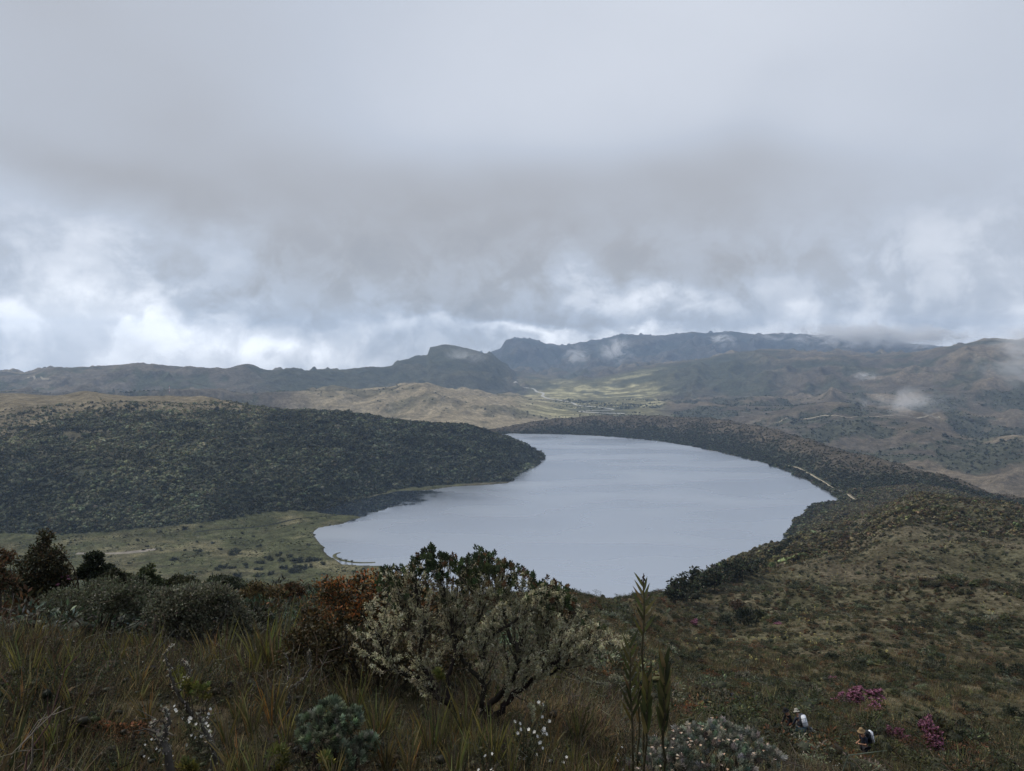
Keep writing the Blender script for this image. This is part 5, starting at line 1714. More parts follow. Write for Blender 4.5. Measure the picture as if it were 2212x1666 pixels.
def crooked(name, label, D0, paths, r0, group=None, tuft=True):
    rng = np.random.default_rng(int(D0 * 100) + len(paths))
    b = on_ground(*paths[0][0][:1], D0) if False else None
    x0 = paths[0][0][0]
    b = on_ground(x0, D0)
    root = empty(name, tuple(b)); tag(root, label, 'branch' if 'branch' in name else 'shrub', group)
    g = Geo(); li = Geo()
    for k, px in enumerate(paths):
        n = len(px)
        pts = np.array([P(x, y, D0 + .15 * k * i / n) for i, (x, y) in enumerate(px)]) - b
        if k == 0:
            pts[0, 2] = min(pts[0, 2], -.05)
        t = np.linspace(0, n - 1, n * 4); q = np.stack([np.interp(t, np.arange(n), pts[:, a]) for a in range(3)], 1) + rng.normal(0, .006, (n * 4, 3))
        rad = np.linspace(r0 if k == 0 else r0 * .6, r0 * .25, len(q)) * 1.25
        g.tube(q, rad, (.085, .078, .068), 5)
        for e in range(9):
            i = rng.integers(len(q) // 3, len(q)); d = unit(rng.normal(0, .7, 3) + [0, 0, .7]); l2 = rng.uniform(.05, .16)
            tw = q[i] + d * l2 * np.linspace(0, 1, 4)[:, None] + rng.normal(0, .006, (4, 3))
            g.tube(tw, np.linspace(rad[i] * .5, .002, 4), (.08, .072, .06), 4, False)
        m = 170; ii = rng.integers(0, len(q), m)
        pp = q[ii] + unit(rng.normal(0, 1, (m, 3))) * rad[ii][:, None]
        li.leaves(pp, rng.normal(0, 1, (m, 3)), rng.normal(0, 1, (m, 3)), rng.uniform(.012, .03, m), rng.uniform(.008, .018, m), pick(rng, [((.36, .34, .28), 2), ((.24, .23, .18), 2), ((.46, .44, .38), 1)], m))
    g.build('stem', M_BARK, root); tag(li.build('lichen', M_LICHEN, root), kind='stuff')


crooked('dead_branch', 'bare crooked branch crusted with pale lichen below the grey dome shrub', 6.2,
        [[(445, 1612), (430, 1570), (405, 1530), (385, 1500), (372, 1470), (365, 1440), (355, 1415), (372, 1392)], [(385, 1500), (400, 1470), (412, 1450), (395, 1425)], [(405, 1530), (390, 1560), (370, 1590)]], .016)
crooked('dead_branch', 'thick pale bare trunk rising at the foot of the lichen crusted branch', 4.2,
        [[(375, 1672), (362, 1630), (352, 1595), (365, 1560), (355, 1530)], [(352, 1595), (335, 1580), (328, 1560)]], .022)
crooked('dead_branch', 'bare lichen covered stem curving up beside the heath shrub', 4.4,
        [[(455, 1672), (462, 1630), (455, 1600), (440, 1570), (430, 1545)]], .018)
crooked('dead_branch', 'pale forked lichen crusted stem before the orange tipped shrub', 6.8,
        [[(525, 1655), (560, 1612), (600, 1575), (625, 1530), (622, 1490), (628, 1450), (618, 1412)], [(622, 1490), (650, 1470), (672, 1440), (668, 1405)], [(600, 1575), (612, 1545), (605, 1520)]], .018)


# ------------------------------------------------------------------ bamboo stems, bamboo fans, white flowers
def bamboo_stem(label, x, D, ytop, y0, leaf, nleaf, tilt, seed, spread, plume=False, dense=False):
    rng = np.random.default_rng(seed)
    b = on_ground(x, D); root = empty('bamboo_plant', tuple(b)); tag(root, label, 'bamboo', 'tall bamboo stems above the silver shrub')
    tp = P(x + tilt, ytop, D) - b
    n = 12; s = np.linspace(0, 1, n)[:, None]
    pts = np.array((0, 0, -.05)) * (1 - s) + tp * s + rng.normal(0, .008, (n, 3)) * np.sin(s * math.pi)
    g = Geo(); g.tube(pts, np.linspace(.013, .006, n), (.05, .045, .025), 6)
    for i in range(1, n - 1):
        g.tube([pts[i] - [0, 0, .006], pts[i] + [0, 0, .006]], .016 - .0007 * i, (.035, .03, .02), 6)
    g.build('stem', M_BARK, root)
    f = Geo(); zs = np.linspace(0, 1, nleaf)
    t0 = (P(x, y0, D)[2] - b[2]) / tp[2]
    for j, t in enumerate(zs):
        tt = t0 + (1 - t0) * t; p = tp * tt
        side = 1 if j % 2 else -1
        a = rng.normal(0, .35)
        d = np.array((side * math.cos(a) * spread, math.sin(a) * spread, 1.0))
        ln = leaf * rng.uniform(.75, 1.15) * (1 - .3 * t)
        f.blades(np.array([p]), np.array([d]), ln, .022 if not dense else .032, rng.uniform(.0, .12), pick(rng, [((.075, .085, .030), 3), ((.13, .125, .042), 2), ((.14, .105, .05), 1), ((.04, .044, .02), 1)], 1, .2), 4)
    f.build('leaf_spray', M_GRASS, root)
    if plume:
        h = Geo()
        for j in range(9):
            h.blob(tp + [rng.normal(0, .008), rng.normal(0, .008), .02 + .008 * j], (.007, .007, .009), (.05, .03, .03), rng, 1)
        h.tube([tp, tp + [0, 0, .10]], [.005, .003], (.05, .035, .03), 4)
        h.build('flower_head', M_LEAF, root)


bamboo_stem('tallest bamboo stem with a dark flower head reaching up against the lake', 1392, 5.4, 1268, 1375, .20, 13, -2, 1, .55, True)
bamboo_stem('bamboo stem with narrow spreading leaves beside the tallest stem', 1372, 5.3, 1400, 1560, .22, 16, -12, 2, .42)
bamboo_stem('thin dark bamboo stem close behind the tallest stem', 1376, 5.5, 1440, 1560, .16, 8, 4, 3, .35)
bamboo_stem('leafy bamboo shoot with broad overlapping green blades', 1428, 5.2, 1440, 1590, .24, 22, 8, 4, .22, dense=True)
bamboo_stem('shorter leafy bamboo shoot at the foot of the tallest stem', 1392, 5.1, 1480, 1590, .22, 18, 6, 5, .2, dense=True)


def fan_into(root, seed, n, h, pal):
    rng = np.random.default_rng(seed); g = Geo()
    a = rng.uniform(0, 6.28, n); t = rng.uniform(0, 1, n)
    p = np.stack([np.cos(a) * .04, np.sin(a) * .04, t * h * .35 - .05], 1)
    d = np.stack([np.cos(a) * .28, np.sin(a) * .28, np.ones(n)], 1) + rng.normal(0, .1, (n, 3))
    g.blades(p, d, h * rng.uniform(.45, .75, n), rng.uniform(.011, .022, n), rng.uniform(0, .3, n), pick(rng, pal, n, .28), 4)
    g.build('leaf_spray', M_GRASS, root)
    s = Geo()
    for j in range(4):
        s.tube([(rng.normal(0, .03), rng.normal(0, .03), -.05), (rng.normal(0, .05), rng.normal(0, .05), h * .5)], [.009, .005], (.06, .05, .03), 5)
    s.build('stem', M_BARK, root)


def build_fans():
    rng = np.random.default_rng(71)
    lab = {'g': 'clump of green and yellow bamboo grass blades standing above the turf', 'o': 'clump of bamboo grass with withered orange blades'}
    pg = [((.082, .088, .034), 5), ((.155, .145, .044), 2.8), ((.15, .115, .055), 2.2), ((.055, .055, .03), 2)]
    po = [((.17, .10, .032), 1.3), ((.15, .125, .05), 3), ((.08, .08, .032), 3)]
    K = {'g': [Kind('bamboo_clump', lambda o, s=s: fan_into(o, s, 34, 1.0, pg), lab['g'], 'bamboo', 'green bamboo clumps in the grass') for s in (1, 2)],
         'o': [Kind('bamboo_clump', lambda o, s=s: fan_into(o, s, 26, 1.0, po), lab['o'], 'bamboo', 'withered bamboo clumps in the grass') for s in (3,)]}
    spots = [(565, 1500, 9, 1.5, 'g'), (600, 1490, 9, 1.6, 'g'), (640, 1480, 9, 1.1, 'o'), (540, 1500, 8.5, 1.1, 'g'), (765, 1530, 6.6, .95, 'g'), (480, 1450, 10, 1.3, 'g'), (450, 1440, 10.5, 1.1, 'o'),
             (335, 1430, 11, 1.0, 'g'), (70, 1420, 11, 1.3, 'o'), (815, 1600, 5.3, .75, 'g'), (1005, 1580, 6, .8, 'g'), (935, 1600, 5.2, .8, 'g'), (1065, 1610, 5, .75, 'g'), (985, 1640, 4.5, .6, 'g'),
             (545, 1590, 5.4, .75, 'o'), (590, 1560, 6, .9, 'o'), (620, 1600, 5.2, .6, 'g'), (490, 1600, 5, .6, 'o'), (480, 1670, 4, .5, 'g'), (560, 1670, 4, .55, 'g'), (720, 1660, 4.1, .5, 'o'), (260, 1660, 4, .5, 'g'),
             (320, 1590, 5.4, .6, 'o'), (130, 1560, 6, .75, 'g'), (60, 1560, 6, .8, 'g'), (100, 1640, 4.5, .6, 'g'), (30, 1640, 4.3, .6, 'o'), (175, 1510, 7.5, .8, 'g'), (250, 1490, 8, .9, 'g'), (300, 1520, 7, .6, 'o'),
             (1440, 1620, 5, .7, 'g'), (1350, 1600, 5.4, .7, 'g'), (1310, 1590, 5.8, .7, 'o'), (1280, 1620, 5.2, .6, 'g'), (1250, 1560, 7, .8, 'g'), (1190, 1590, 6, .6, 'o'), (1620, 1640, 5.2, .5, 'g'), (1555, 1600, 5.3, .6, 'g'),
             (1100, 1640, 4.6, .55, 'g'), (1180, 1650, 4.4, .5, 'g'), (885, 1640, 4.6, .55, 'o'), (1330, 1650, 4.5, .55, 'g'), (1230, 1660, 4.3, .5, 'o'), (20, 1500, 8, 1.0, 'g'), (150, 1430, 11, .9, 'o'), (400, 1560, 6.4, .6, 'g')]
    for _ in range(150):
        x = rng.uniform(-20, 1000) if rng.random() < .72 else rng.uniform(1000, 1700)
        D = rng.uniform(4.2, 13) if x < 700 else rng.uniform(4.4, 6.6)
        if any(abs(x - q[0]) < 60 and abs(D - q[1]) < 1.3 for q in ((720, 4.3), (1530, 5.2), (425, 4.6), (1135, 4.4), (430, 12), (250, 4.6), (250, 3.8), (600, 4.4), (625, 6.0), (390, 5.6), (370, 4.2))): continue
        spots.append((x, 0, D, rng.uniform(.32, .85) * (.5 + D / 20), 'g' if rng.random() < .65 else 'o'))
    for i, (x, y, D, h, k) in enumerate(spots):
        p = on_ground(x, D)
        h *= .85
        K[k][i % len(K[k])].put(p, rng.uniform(0, 6.28), (h, h, h))


build_fans()


def flower_plant_into(root, seed, h, w, ns, nf):
    rng = np.random.default_rng(seed); st = Geo(); lf = Geo(); fl = Geo(); tips = []
    for j in range(ns):
        t = np.array((rng.uniform(-w, w), rng.uniform(-w, w) * .6, h * rng.uniform(.6, 1)))
        s = np.linspace(0, 1, 6)[:, None]; pts = t * [1, 1, 0] * s * s + np.array((0, 0, 1)) * (t[2] * s - .05) + rng.normal(0, .008, (6, 3))
        st.tube(pts, np.linspace(.006, .003, 6), (.05, .05, .03), 4)
        tips.append(pts)
        m = 46; u = rng.uniform(.15, 1, m); q = np.stack([np.interp(u * 5, np.arange(6), pts[:, a]) for a in range(3)], 1)
        d = unit(rng.normal(0, 1, (m, 3)) + [0, 0, .5])
        lf.leaves(q, d, rng.normal(0, 1, (m, 3)), rng.uniform(.018, .032, m), rng.uniform(.008, .014, m), pick(rng, PAL_OLIVE, m, .25))
    for j in range(nf):
        pts = tips[rng.integers(ns)]; q = pts[rng.integers(3, 6)] + rng.normal(0, .022, 3)
        ax = unit(np.array((rng.normal(0, .5), -.6, .7))); s1 = unit(np.cross(ax, [.1, .3, .9])); s2 = np.cross(ax, s1)
        a = np.arange(5) * 1.2566
        d = s1 * np.cos(a)[:, None] + s2 * np.sin(a)[:, None] + ax * .25
        fl.leaves(np.repeat(q[None], 5, 0), d, np.repeat(ax[None], 5, 0), .0125, .0095, (.72, .72, .68), .05)
    st.build('stem', M_BARK, root); lf.build('leaves', M_LEAF, root); fl.build('blossom', M_LEAF, root)


def build_flowers():
    k1 = Kind('white_flower_plant', lambda o: flower_plant_into(o, 1, .5, .22, 9, 22), 'upright leafy plant with starry white flowers below the lichen bush', 'flower', None)
    k1.put(on_ground(1135, 4.9), 0, 1.15)
    k2 = Kind('white_flower_plant', lambda o: flower_plant_into(o, 2, .4, .16, 7, 26), 'leafy plant thick with white flowers between the bare branches', 'flower', None)
    k2.put(on_ground(425, 5.0), 0, 1.0)
    k3 = Kind('white_flower_plant', lambda o: flower_plant_into(o, 3, .4, .2, 6, 9), 'thin plant with a few tiny white flowers in the grass', 'flower', 'thin white flowered plants')
    for x, D, s in ((135, 10, 1.4), (285, 8, 1.0), (1190, 5.2, 1.0), (460, 9, 1.0), (1335, 6.4, 1.0), (1060, 4.4, .9), (1500, 8.5, 1.4), (1440, 8, 1.4), (1600, 13, 1.6), (1650, 16, 1.8), (1380, 9, 1.5), (1560, 11, 1.5), (1800, 24, 1.6), (1900, 26, 1.6), (340, 4.6, .7)):
        k3.put(on_ground(x, D), x * 1.7, s)


build_flowers()


# ------------------------------------------------------------------ single shrubs on the open hillside
def build_hillside_shrubs():
    rng = np.random.default_rng(81)
    def dome(o, seed, pal, n=700, leaf=.10, **kw):
        r = np.random.default_rng(seed)
        lobes = [(r.normal(0, .35), r.normal(0, .3), r.uniform(.25, .5), r.uniform(.3, .5), r.uniform(.3, .45), r.uniform(.22, .38)) for _ in range(5)]
        shrub_into(o, seed, lobes, pal, n, leaf, stems=8, r0=.02, **kw)
    # flowering pink
    pink = lambda f: (PAL_PINK, f, .085, lambda q, e, zt, r: (e[:, 2] > -.1) | (r.random(len(q)) < .25))
    kp = [Kind('pink_flowering_shrub', lambda o, s=s, f=f: dome(o, s, PAL_RUST, 700, .09, flowers=pink(f)), '', 'shrub', None) for s, f in ((1, 420), (2, 420), (3, 420))]
    for i, (x, y, w, h, lab) in enumerate((
            (1832, 1516, 84, 46, 'broad shrub covered in purple pink blossom above the hikers'),
            (1885, 1535, 45, 30, 'rusty pink shrub at the lower end of the broad blossoming shrub'),
            (1943, 1600, 42, 48, 'small pink flowering shrub beside the larger pink one'),
            (2008, 1612, 80, 66, 'large mounded shrub covered in pink blossom near the walker'),
            (1533, 1482, 30, 14, 'tiny pink flowering shrub on the open slope'),
            (1505, 1478, 18, 8, 'pink speckled low shrub by the tiny flowering one'),
            (1788, 1470, 24, 14, 'low pinkish shrub on the slope above the blossoming ones'),
            (1680, 1348, 20, 8, 'faint pink shrub far up the slope'),
            (1498, 1348, 22, 14, 'reddish pink shrub near the slope crest'))):
        p = ground_at(x, y + h * .25); u = p[1] / FPX
        kp[i % 3].put(p - [0, 0, .08], rng.uniform(0, 6.28), (w * u * .68, w * u * .6, h * u * 1.2), lab)
    spec = [('dark_green_shrub', PAL_DARK, 'rounded dark green shrub on the brown hillside', 'dark green shrubs on the hillside'),
            ('olive_shrub', PAL_OLIVE, 'rounded olive green shrub on the brown hillside', 'olive shrubs on the hillside'),
            ('silver_grey_shrub', PAL_GREYG, 'rounded silvery grey shrub on the brown hillside', 'silver grey shrubs on the hillside'),
            ('rusty_shrub', PAL_RUST, 'rounded rust brown shrub on the brown hillside', 'rust brown shrubs on the hillside')]
    K = [[Kind(nm, lambda o, s=s, pal=pal: dome(o, s, pal, 520), lab, 'shrub', grp) for s in (10 + 7 * j, 13 + 7 * j)] for j, (nm, pal, lab, grp) in enumerate(spec)]
    named = [(1610, 1335, 90, 55, 0), (1650, 1330, 70, 40, 1), (1570, 1345, 60, 30, 0), (1590, 1310, 70, 32, 3), (1800, 1420, 70, 24, 0), (1900, 1420, 60, 36, 1), (2010, 1440, 60, 40, 2), (1500, 1425, 60, 24, 0),
             (1600, 1440, 60, 36, 2), (1560, 1515, 120, 60, 2), (1490, 1540, 80, 50, 2), (1430, 1350, 50, 24, 0), (1460, 1335, 40, 18, 1), (2050, 1600, 60, 50, 0), (2090, 1640, 70, 50, 0), (2130, 1600, 40, 26, 1), (2140, 1655, 60, 40, 3),
             (1780, 1550, 80, 40, 1), (1830, 1580, 60, 30, 2), (1690, 1500, 60, 34, 0), (1740, 1490, 70, 36, 2), (1640, 1480, 50, 26, 1), (1400, 1440, 50, 22, 2), (1340, 1420, 60, 26, 3), (1290, 1400, 40, 20, 0), (1960, 1350, 40, 20, 0),
             (2100, 1360, 60, 24, 0), (2170, 1450, 80, 40, 0), (2190, 1540, 80, 40, 0), (2000, 1510, 60, 24, 3), (1940, 1480, 40, 18, 1), (1700, 1415, 40, 20, 0), (1550, 1390, 40, 20, 0), (1870, 1360, 40, 18, 1), (1760, 1350, 40, 16, 0)]
    for i, (x, y, w, h, k) in enumerate(named):
        p = ground_at(x, y + h * .3); u = p[1] / FPX
        K[k][i % 2].put(p - [0, 0, .08], rng.uniform(0, 6.28), (w * u * .5, w * u * .48, h * u * 1.0))
    for i in range(150):
        x = rng.uniform(1330, 2205); y = rng.uniform(1290, 1640) if x > 1500 else rng.uniform(1320, 1520)
        if y > 1440 and x < 1700 and rng.random() < .4: continue
        p = ground_at(x, y); u = p[1] / FPX; w = rng.uniform(.5, 1.3) * (1 + p[1] / 250)
        k = rng.choice(4, p=[.3, .3, .18, .22])
        K[k][i % 2].put(p - [0, 0, .06], rng.uniform(0, 6.28), (w, w, w * rng.uniform(.6, 1.0)))
    # pale flowering rosettes (yellowish) on the slope
    def spike(o, seed):
        g = Geo(); r = np.random.default_rng(seed); n = 60
        d = unit(r.normal(0, 1, (n, 3)) * [1, 1, .5] + [0, 0, .7])
        g.leaves(d * .05, d, r.normal(0, 1, (n, 3)), r.uniform(.3, .5, n), .09, pick(r, [((.34, .33, .20), 3), ((.25, .27, .16), 2)], n))
        g.build('leaves', M_LEAF, o)
        s = Geo()
        for j in range(4):
            t = np.array((r.normal(0, .1), r.normal(0, .1), .75 + .2 * r.random())); s.tube([(0, 0, 0), t], [.02, .012], (.25, .24, .14), 4); s.blob(t, (.06, .06, .09), (.45, .40, .16), r, 1)
        s.build('flower_stalk', M_LEAF, o)
    ks = Kind('pale_rosette_plant', lambda o: spike(o, 5), 'pale yellowish rosette plant on the brown hillside', 'plant', 'pale rosette plants on the hillside')
    cl = [(1740, 1333, 70, 22, 26), (1620, 1255 + 175, 40, 10, 4), (1900, 1240, 160, 30, 34), (1760, 1255, 90, 18, 16), (2060, 1190, 120, 30, 26), (1780, 1395, 60, 14, 10), (1700, 1385, 90, 10, 14), (1920, 1420, 10, 6, 2), (1690, 1440, 12, 5, 2), (1640, 1390, 30, 10, 5), (2140, 1300, 60, 40, 12), (1500, 1390, 60, 20, 9)]
    for (x, y, sx, sy, n) in cl:
        for _ in range(n):
            xx, yy = rng.normal(x, sx * .5), rng.normal(y, sy * .5)
            if xx > 2208: continue
            p = ground_at(xx, yy); s = rng.uniform(.6, 1.1) * (1 + p[1] / 300)
            ks.put(p, rng.uniform(0, 6.28), s)


build_hillside_shrubs()
# ------------------------------------------------------------------ people
def skin_mesh(name, root, nodes, edges, mat, rootv=0, sub=1):
    """nodes: {key: (co, radius)}; one continuous surface grown round the skeleton"""
    keys = list(nodes); ix = {k: i for i, k in enumerate(keys)}
    me = bpy.data.meshes.new(name)
    me.from_pydata([tuple(map(float, nodes[k][0])) for k in keys], [(ix[a], ix[b]) for a, b in edges], [])
    me.materials.append(mat)
    o = bpy.data.objects.new(name, me); COL.objects.link(o); o.parent = root
    md = o.modifiers.new('skin', 'SKIN'); md.use_smooth_shade = True; md.branch_smoothing = .3
    if not me.skin_vertices:
        return o
    sv = me.skin_vertices[0].data
    for k in keys:
        r = nodes[k][1]; r = (r, r) if np.isscalar(r) else r
        sv[ix[k]].radius = r
    sv[rootv].use_root = True
    sd = o.modifiers.new('sub', 'SUBSURF'); sd.levels = sub; sd.render_levels = sub
    return o


def person(label, loc, rz, lean, cols, hat, pack=None, crouch=0.0, arm='bent', group=None):
    """facing local +x; feet at the origin"""
    root = empty('person', tuple(loc), rz); tag(root, label, 'person', group); root.scale = (.93,) * 3
    M = lambda nm, c, r=.8: plain_mat(nm, c, r, .15, 30.0, .15)
    skin = M('skin_tone', (.36, .20, .13), .6)
    c = crouch; hz = .93 - .42 * c
    hip = np.array((-.05 - .22 * c, 0, hz)); up = np.array((math.sin(lean), 0, math.cos(lean)))
    fw = np.array((math.cos(lean), 0, -math.sin(lean)))
    waist = hip + up * .16; chest = hip + up * .38; nb = hip + up * .52; neck = nb + up * .07 + fw * .02
    head0 = neck + up * .08 + fw * .035; head1 = head0 + up * .12 + fw * .01
    N, E = {}, []
    def add(k, co, r, par=None):
        N[k] = (co, r)
        if par: E.append((par, k))
    add('hip', hip, (.15, .12)); add('waist', waist, (.135, .105), 'hip'); add('chest', chest, (.155, .115), 'waist'); add('nb', nb, (.10, .08), 'chest')
    add('neck', neck, .055, 'nb'); add('jaw', head0, (.075, .085), 'neck'); add('skull', head1, (.08, .095), 'jaw')
    add('nose', head0 + fw * .115 + up * .05, .014, 'jaw')
    for s, sg in (('l', 1), ('r', -1)):
        y = np.array((0, sg, 0.))
        st = .16 * sg * (1 - c)
        kn = np.array((.10 + st * .6 + .28 * c, .12 * sg, .50 - .12 * c)); an = np.array((-.10 + st, .12 * sg, .09)); toe = an + [.17, 0, -.05]
        add('th' + s, hip + y * .10 + [0, 0, -.06], .095, 'hip'); add('kn' + s, kn, .062, 'th' + s); add('an' + s, an, .043, 'kn' + s); add('to' + s, toe, .038, 'an' + s)
        sh = nb - up * .05 + y * .185
        if arm == 'bent':
            el = sh - up * .27 + fw * (.06 + .05 * sg) + y * .05; wr = el + fw * .20 + up * (.10 if sg > 0 else .0) - y * .06
        elif arm == 'down':
            el = sh + np.array((.08, .03 * sg, -.27)); wr = el + np.array((.16, -.02 * sg, -.20))
        else:
            el = sh + np.array((.0, .05 * sg, -.28)); wr = el + np.array((.10, 0, -.22))
        ad = unit(wr - el)
        add('sh' + s, sh, .062, 'nb'); add('el' + s, el, .043, 'sh' + s); add('wr' + s, wr, .028, 'el' + s)
        add('pa' + s, wr + ad * .07, (.04, .022), 'wr' + s)
        side = unit(np.cross(ad, [0.1, 0.2, 1]))
        for fi, (off, ln) in enumerate(((-.03, .065), (-.01, .075), (.01, .07), (.03, .055))):
            k1 = 'f%d%s' % (fi, s)
            add(k1, wr + ad * (.10 + ln * .45) + side * off + [0, 0, -.008], .0095, 'pa' + s)
            add(k1 + 'b', wr + ad * (.10 + ln * .8) + side * off + [0, 0, -.03], .008, k1)
        add('tb' + s, wr + ad * .06 + side * -.05, .011, 'wr' + s); add('tc' + s, wr + ad * .10 + side * -.06 + [0, 0, -.01], .009, 'tb' + s)
    skin_mesh('body', root, N, E, skin, 0)
    # clothes follow the body
    grow = lambda k, f, a=.0: (N[k][0], tuple(np.array(N[k][1] if not np.isscalar(N[k][1]) else (N[k][1],) * 2) * f + a))
    S = {k: grow(k, 1.1, .012) for k in ('hip', 'waist', 'chest', 'nb', 'shl', 'shr')}
    for s in 'lr':
        S['e' + s] = (N['sh' + s][0] * .15 + N['el' + s][0] * .85, .062)
        if arm == 'down':
            S['e' + s] = (N['el' + s][0], .058); S['w' + s] = (N['wr' + s][0], .042)
    skin_mesh('shirt', root, S, [('hip', 'waist'), ('waist', 'chest'), ('chest', 'nb'), ('nb', 'shl'), ('nb', 'shr'), ('shl', 'el'), ('shr', 'er')] + ([('el', 'wl'), ('er', 'wr')] if arm == 'down' else []), M('shirt_cloth', cols[0]))
    T = {'hip': grow('hip', 1.1, .018)}
    te = []
    for s in 'lr':
        for k in ('th', 'kn'):
            T[k + s] = grow(k + s, 1.12, .012)
        T['an' + s] = (N['an' + s][0] + [0, 0, .03], .062)
        te += [('hip', 'th' + s), ('th' + s, 'kn' + s), ('kn' + s, 'an' + s)]
    skin_mesh('trousers', root, T, te, M('trouser_cloth', cols[1]))
    for s in 'lr':
        skin_mesh('boot', root, {'a': (N['an' + s][0] + [0, 0, .05], .06), 'b': (N['an' + s][0] + [-.02, 0, -.03], .055), 'c': (N['to' + s][0], .045)}, [('a', 'b'), ('b', 'c')], M('boot_leather', (.05, .04, .03)))
    hr = Geo(); hr.blob(head1 - fw * .03, (.088, .086, .10), (.02, .016, .012), np.random.default_rng(1), 2, .03)
    hr.build('hair', M_BARK, root)
    if hat is not None:
        h = Geo(); m = 16; cen = head1 + up * .03
        prof = [(.175, -.055), (.165, -.045), (.105, -.005), (.10, .05), (.085, .095), (.045, .115), (.0, .118)]
        an = np.arange(m) * 2 * math.pi / m
        V = np.concatenate([cen + up * zz + np.outer(np.cos(an), fw) * rr * 1.05 + np.outer(np.sin(an), [0, 1, 0]) * rr for rr, zz in prof])
        F = []
        for i in range(len(prof) - 1):
            for j in range(m):
                a0, a1 = i * m + j, i * m + (j + 1) % m
                F += [(a0, a1, a1 + m), (a0, a1 + m, a0 + m)]
        h.add(V, F, hat); hm = plain_mat('hat_cloth', hat, .9, .05, 40, .1)
        o = h.build('hat', hm, root); o.data.polygons.foreach_set('use_smooth', np.ones(len(o.data.polygons), bool))
    if pack:
        cb, croll = pack
        def rbox(name, cen, sx, sy, sz, mat, par):
            bm = bmesh.new(); bmesh.ops.create_cube(bm, size=1)
            Mx = Matrix.Rotation(lean, 3, 'Y')
            for v in bm.verts:
                tp = .86 if v.co.z > 0 else 1.0
                v.co = Vector((v.co.x * sx * tp, v.co.y * sy * tp, v.co.z * sz))
            bmesh.ops.bevel(bm, geom=bm.edges[:], offset=min(sx, sy, sz) * .28, segments=3, affect='EDGES')
            for v in bm.verts:
                v.co = Mx @ v.co + Vector(cen)
            me = bpy.data.meshes.new(name); bm.to_mesh(me); bm.free(); me.materials.append(mat)
            me.polygons.foreach_set('use_smooth', np.ones(len(me.polygons), bool))
            o = bpy.data.objects.new(name, me); COL.objects.link(o); o.parent = par
            return o
        bk = empty('backpack', tuple(loc), rz)
        tag(bk, pack_label(label), 'backpack'); bk.scale = (.93,) * 3
        pm = plain_mat('pack_cloth', cb, .7, .2, 20, .2); wm = plain_mat('pack_cover', croll, .6, .3, 12, .12); sm = plain_mat('strap_web', (.02, .022, .03), .7)
        pc = chest - fw * .24
        rbox('pack_body', pc, .22, .34, .62, pm, bk)
        rc = pc - fw * .17 - up * .04
        roll = rbox('roll', rc, .16, .30, .56, wm, bk)
        g = Geo()
        for zz in (-.11, .10):
            q = rc + up * zz
            an = np.linspace(0, 2 * math.pi, 13)
            g.tube(np.array([q + fw * .087 * np.cos(a) + np.array((0, 1, 0)) * .156 * np.sin(a) for a in an]), .008, (.02, .02, .03), 4, False)
        g.tube([rc - fw * .082 + up * .10, rc - fw * .086 - up * .02], .007, (.02, .02, .03), 4)
        g.build('strap', sm, roll)
        g = Geo()
        for sg in (-1, 1):
            y = np.array((0, sg * .11, 0))
            g.tube([pc + up * .22 + y, nb + up * .05 + y, chest + fw * .13 + y, waist + fw * .10 + y * 1.2, pc - up * .25 + y], .014, (.02, .02, .03), 5)
        g.build('shoulder_strap', sm, bk)
    return root


def pack_label(l):
    return 'backpack with white cover carried by the walker in the tan hat' if 'tan' in l else 'backpack with white cover carried by the hiker in the pale hat'


def build_people():
    g = lambda x, D: on_ground(x, D)
    person('person in tan hat and dark navy shirt walking with a loaded backpack', g(1866, 32), math.pi + .25, .22, ((.022, .026, .042), (.018, .018, .022)), (.23, .165, .095), ((.02, .024, .032), (.72, .76, .84)))
    person('person in pale hat bending forward under a white covered backpack', g(1727, 35.5), math.pi - 1.25, .42, ((.03, .035, .05), (.05, .09, .12)), (.30, .29, .26), ((.05, .055, .07), (.72, .76, .84)), .25, 'down')
    person('person in black top and rust brown trousers ahead of the white backpack', g(1704, 36), math.pi + .3, .35, ((.015, .015, .018), (.11, .042, .022)), (.02, .02, .022), None, .2, 'down')
    person('person in grey hat and grey trousers stooping behind the white backpack', g(1746, 36.2), math.pi + .1, .95, ((.04, .042, .06), (.09, .10, .105)), (.17, .16, .16), None, .35, 'down')
    person('person in dark navy clothes crouching low in the grass up the slope', g(1594, 50), math.pi, 1.0, ((.018, .022, .036), (.07, .04, .025)), (.04, .045, .06), None, .8, 'down')


build_people()


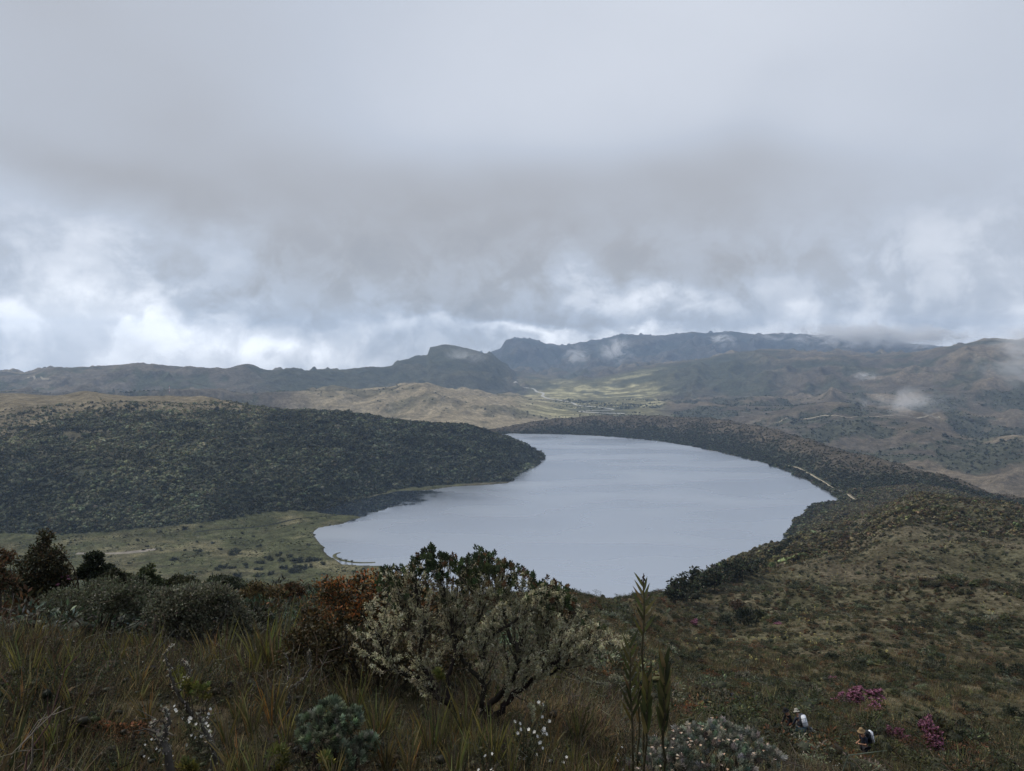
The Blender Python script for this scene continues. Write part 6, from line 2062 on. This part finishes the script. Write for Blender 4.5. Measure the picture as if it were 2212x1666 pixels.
# ------------------------------------------------------------------ torn low cloud drifting before the hills
def cloud_wisp(x, y, D, wx, wz, dens, seed, label, group=None, depth=None):
    u = D / FPX; c = P(x, y, D)
    rx, rz = wx * u, wz * u; ry = depth or rx * .7
    v, f = ICO[2]
    o = mesh_obj('low_cloud', v, f.astype(int))
    o.location = tuple(c); o.scale = (rx, ry, rz)
    m = bpy.data.materials.new("cloud_mist"); m.use_nodes = True
    nt = NT(m.node_tree); nt.n.clear()
    tc = nt.new('ShaderNodeTexCoord').outputs['Object']
    mp = nt.new('ShaderNodeMapping'); nt.l.new(tc, mp.inputs[0])
    mp.inputs['Location'].default_value = (seed * 3.7, seed * 1.9, seed * .77)
    k = rx / rz
    mp.inputs['Scale'].default_value = (max(1, k * .6), 1, 1)
    n = nt.noise(mp.outputs[0], 1.25, 7, .70, 1.4)
    ln = nt.new('ShaderNodeVectorMath', operation='LENGTH'); nt.l.new(tc, ln.inputs[0])
    fall = nt.maprange(ln.outputs['Value'], .1, .98, 1.0, 0.0, True)
    d = nt.math('SUBTRACT', nt.math('ADD', n.outputs[0], nt.math('MULTIPLY', fall, .16)), .575)
    d = nt.math('MULTIPLY', nt.math('MAXIMUM', d, 0.0), nt.math('MULTIPLY', fall, dens))
    vol = nt.new('ShaderNodeVolumePrincipled')
    vol.inputs['Color'].default_value = (.99, .99, 1, 1)
    nt.l.new(d, vol.inputs['Density'])
    out = nt.new('ShaderNodeOutputMaterial'); nt.l.new(vol.outputs[0], out.inputs['Volume'])
    o.data.materials.append(m)
    tag(o, label, 'cloud', group)


for i, (x, y, D, wx, wz, dn, lab) in enumerate((
        (1332, 758, 9800, 62, 46, .030, 'dense white cloud wisp before the far mountain range'),
        (1245, 768, 9600, 55, 34, .022, 'thin torn cloud wisp beside the dense white wisp'),
        (1000, 770, 6900, 80, 36, .007, 'faint cloud wisp crossing the dark cliffed ridge'),
        (1562, 736, 10500, 48, 28, .025, 'small cloud wisp high on the long mountain crest'),
        (1960, 868, 3200, 160, 50, .011, 'white cloud wisp hanging low over the brown hills'),
        (1862, 812, 4600, 60, 20, .030, 'flat thin cloud wisp above the brown hills'),
        (2205, 765, 4600, 140, 110, .020, 'pale cloud bank drifting down the rounded hill'),
        (1900, 724, 10500, 340, 46, .020, 'long cloud bank lying on the high mountain crest'),
)):
    cloud_wisp(x, y, D, wx, wz, dn * (3.4 if D > 6000 else 2.4), i + 1, lab, None, None if wx < 200 else 900)
# ------------------------------------------------------------------ haze
def build_haze():
    m = bpy.data.materials.new("haze_air"); m.use_nodes = True
    nt = NT(m.node_tree); nt.n.clear()
    v = nt.new('ShaderNodeVolumePrincipled')
    v.inputs['Color'].default_value = HAZE_COLOR
    v.inputs['Density'].default_value = HAZE_DENSITY
    v.inputs['Anisotropy'].default_value = 0.2
    out = nt.new('ShaderNodeOutputMaterial'); nt.l.new(v.outputs[0], out.inputs['Volume'])
    a = 14700.0; z0, z1 = -420.0, 900.0
    vs = [(sx * a, sy * a, z) for z in (z0, z1) for sx, sy in ((-1, -1), (1, -1), (1, 1), (-1, 1))]
    fs = [(0, 3, 2, 1), (4, 5, 6, 7), (0, 1, 5, 4), (1, 2, 6, 5), (2, 3, 7, 6), (3, 0, 4, 7)]
    o = mesh_obj('haze', vs, fs, [m])
    tag(o, 'thin bluish mountain air over the whole valley', kind='stuff')


HAZE_COLOR = (0.52, 0.71, 1.0, 1)
HAZE_DENSITY = 5.2e-5
build_haze()
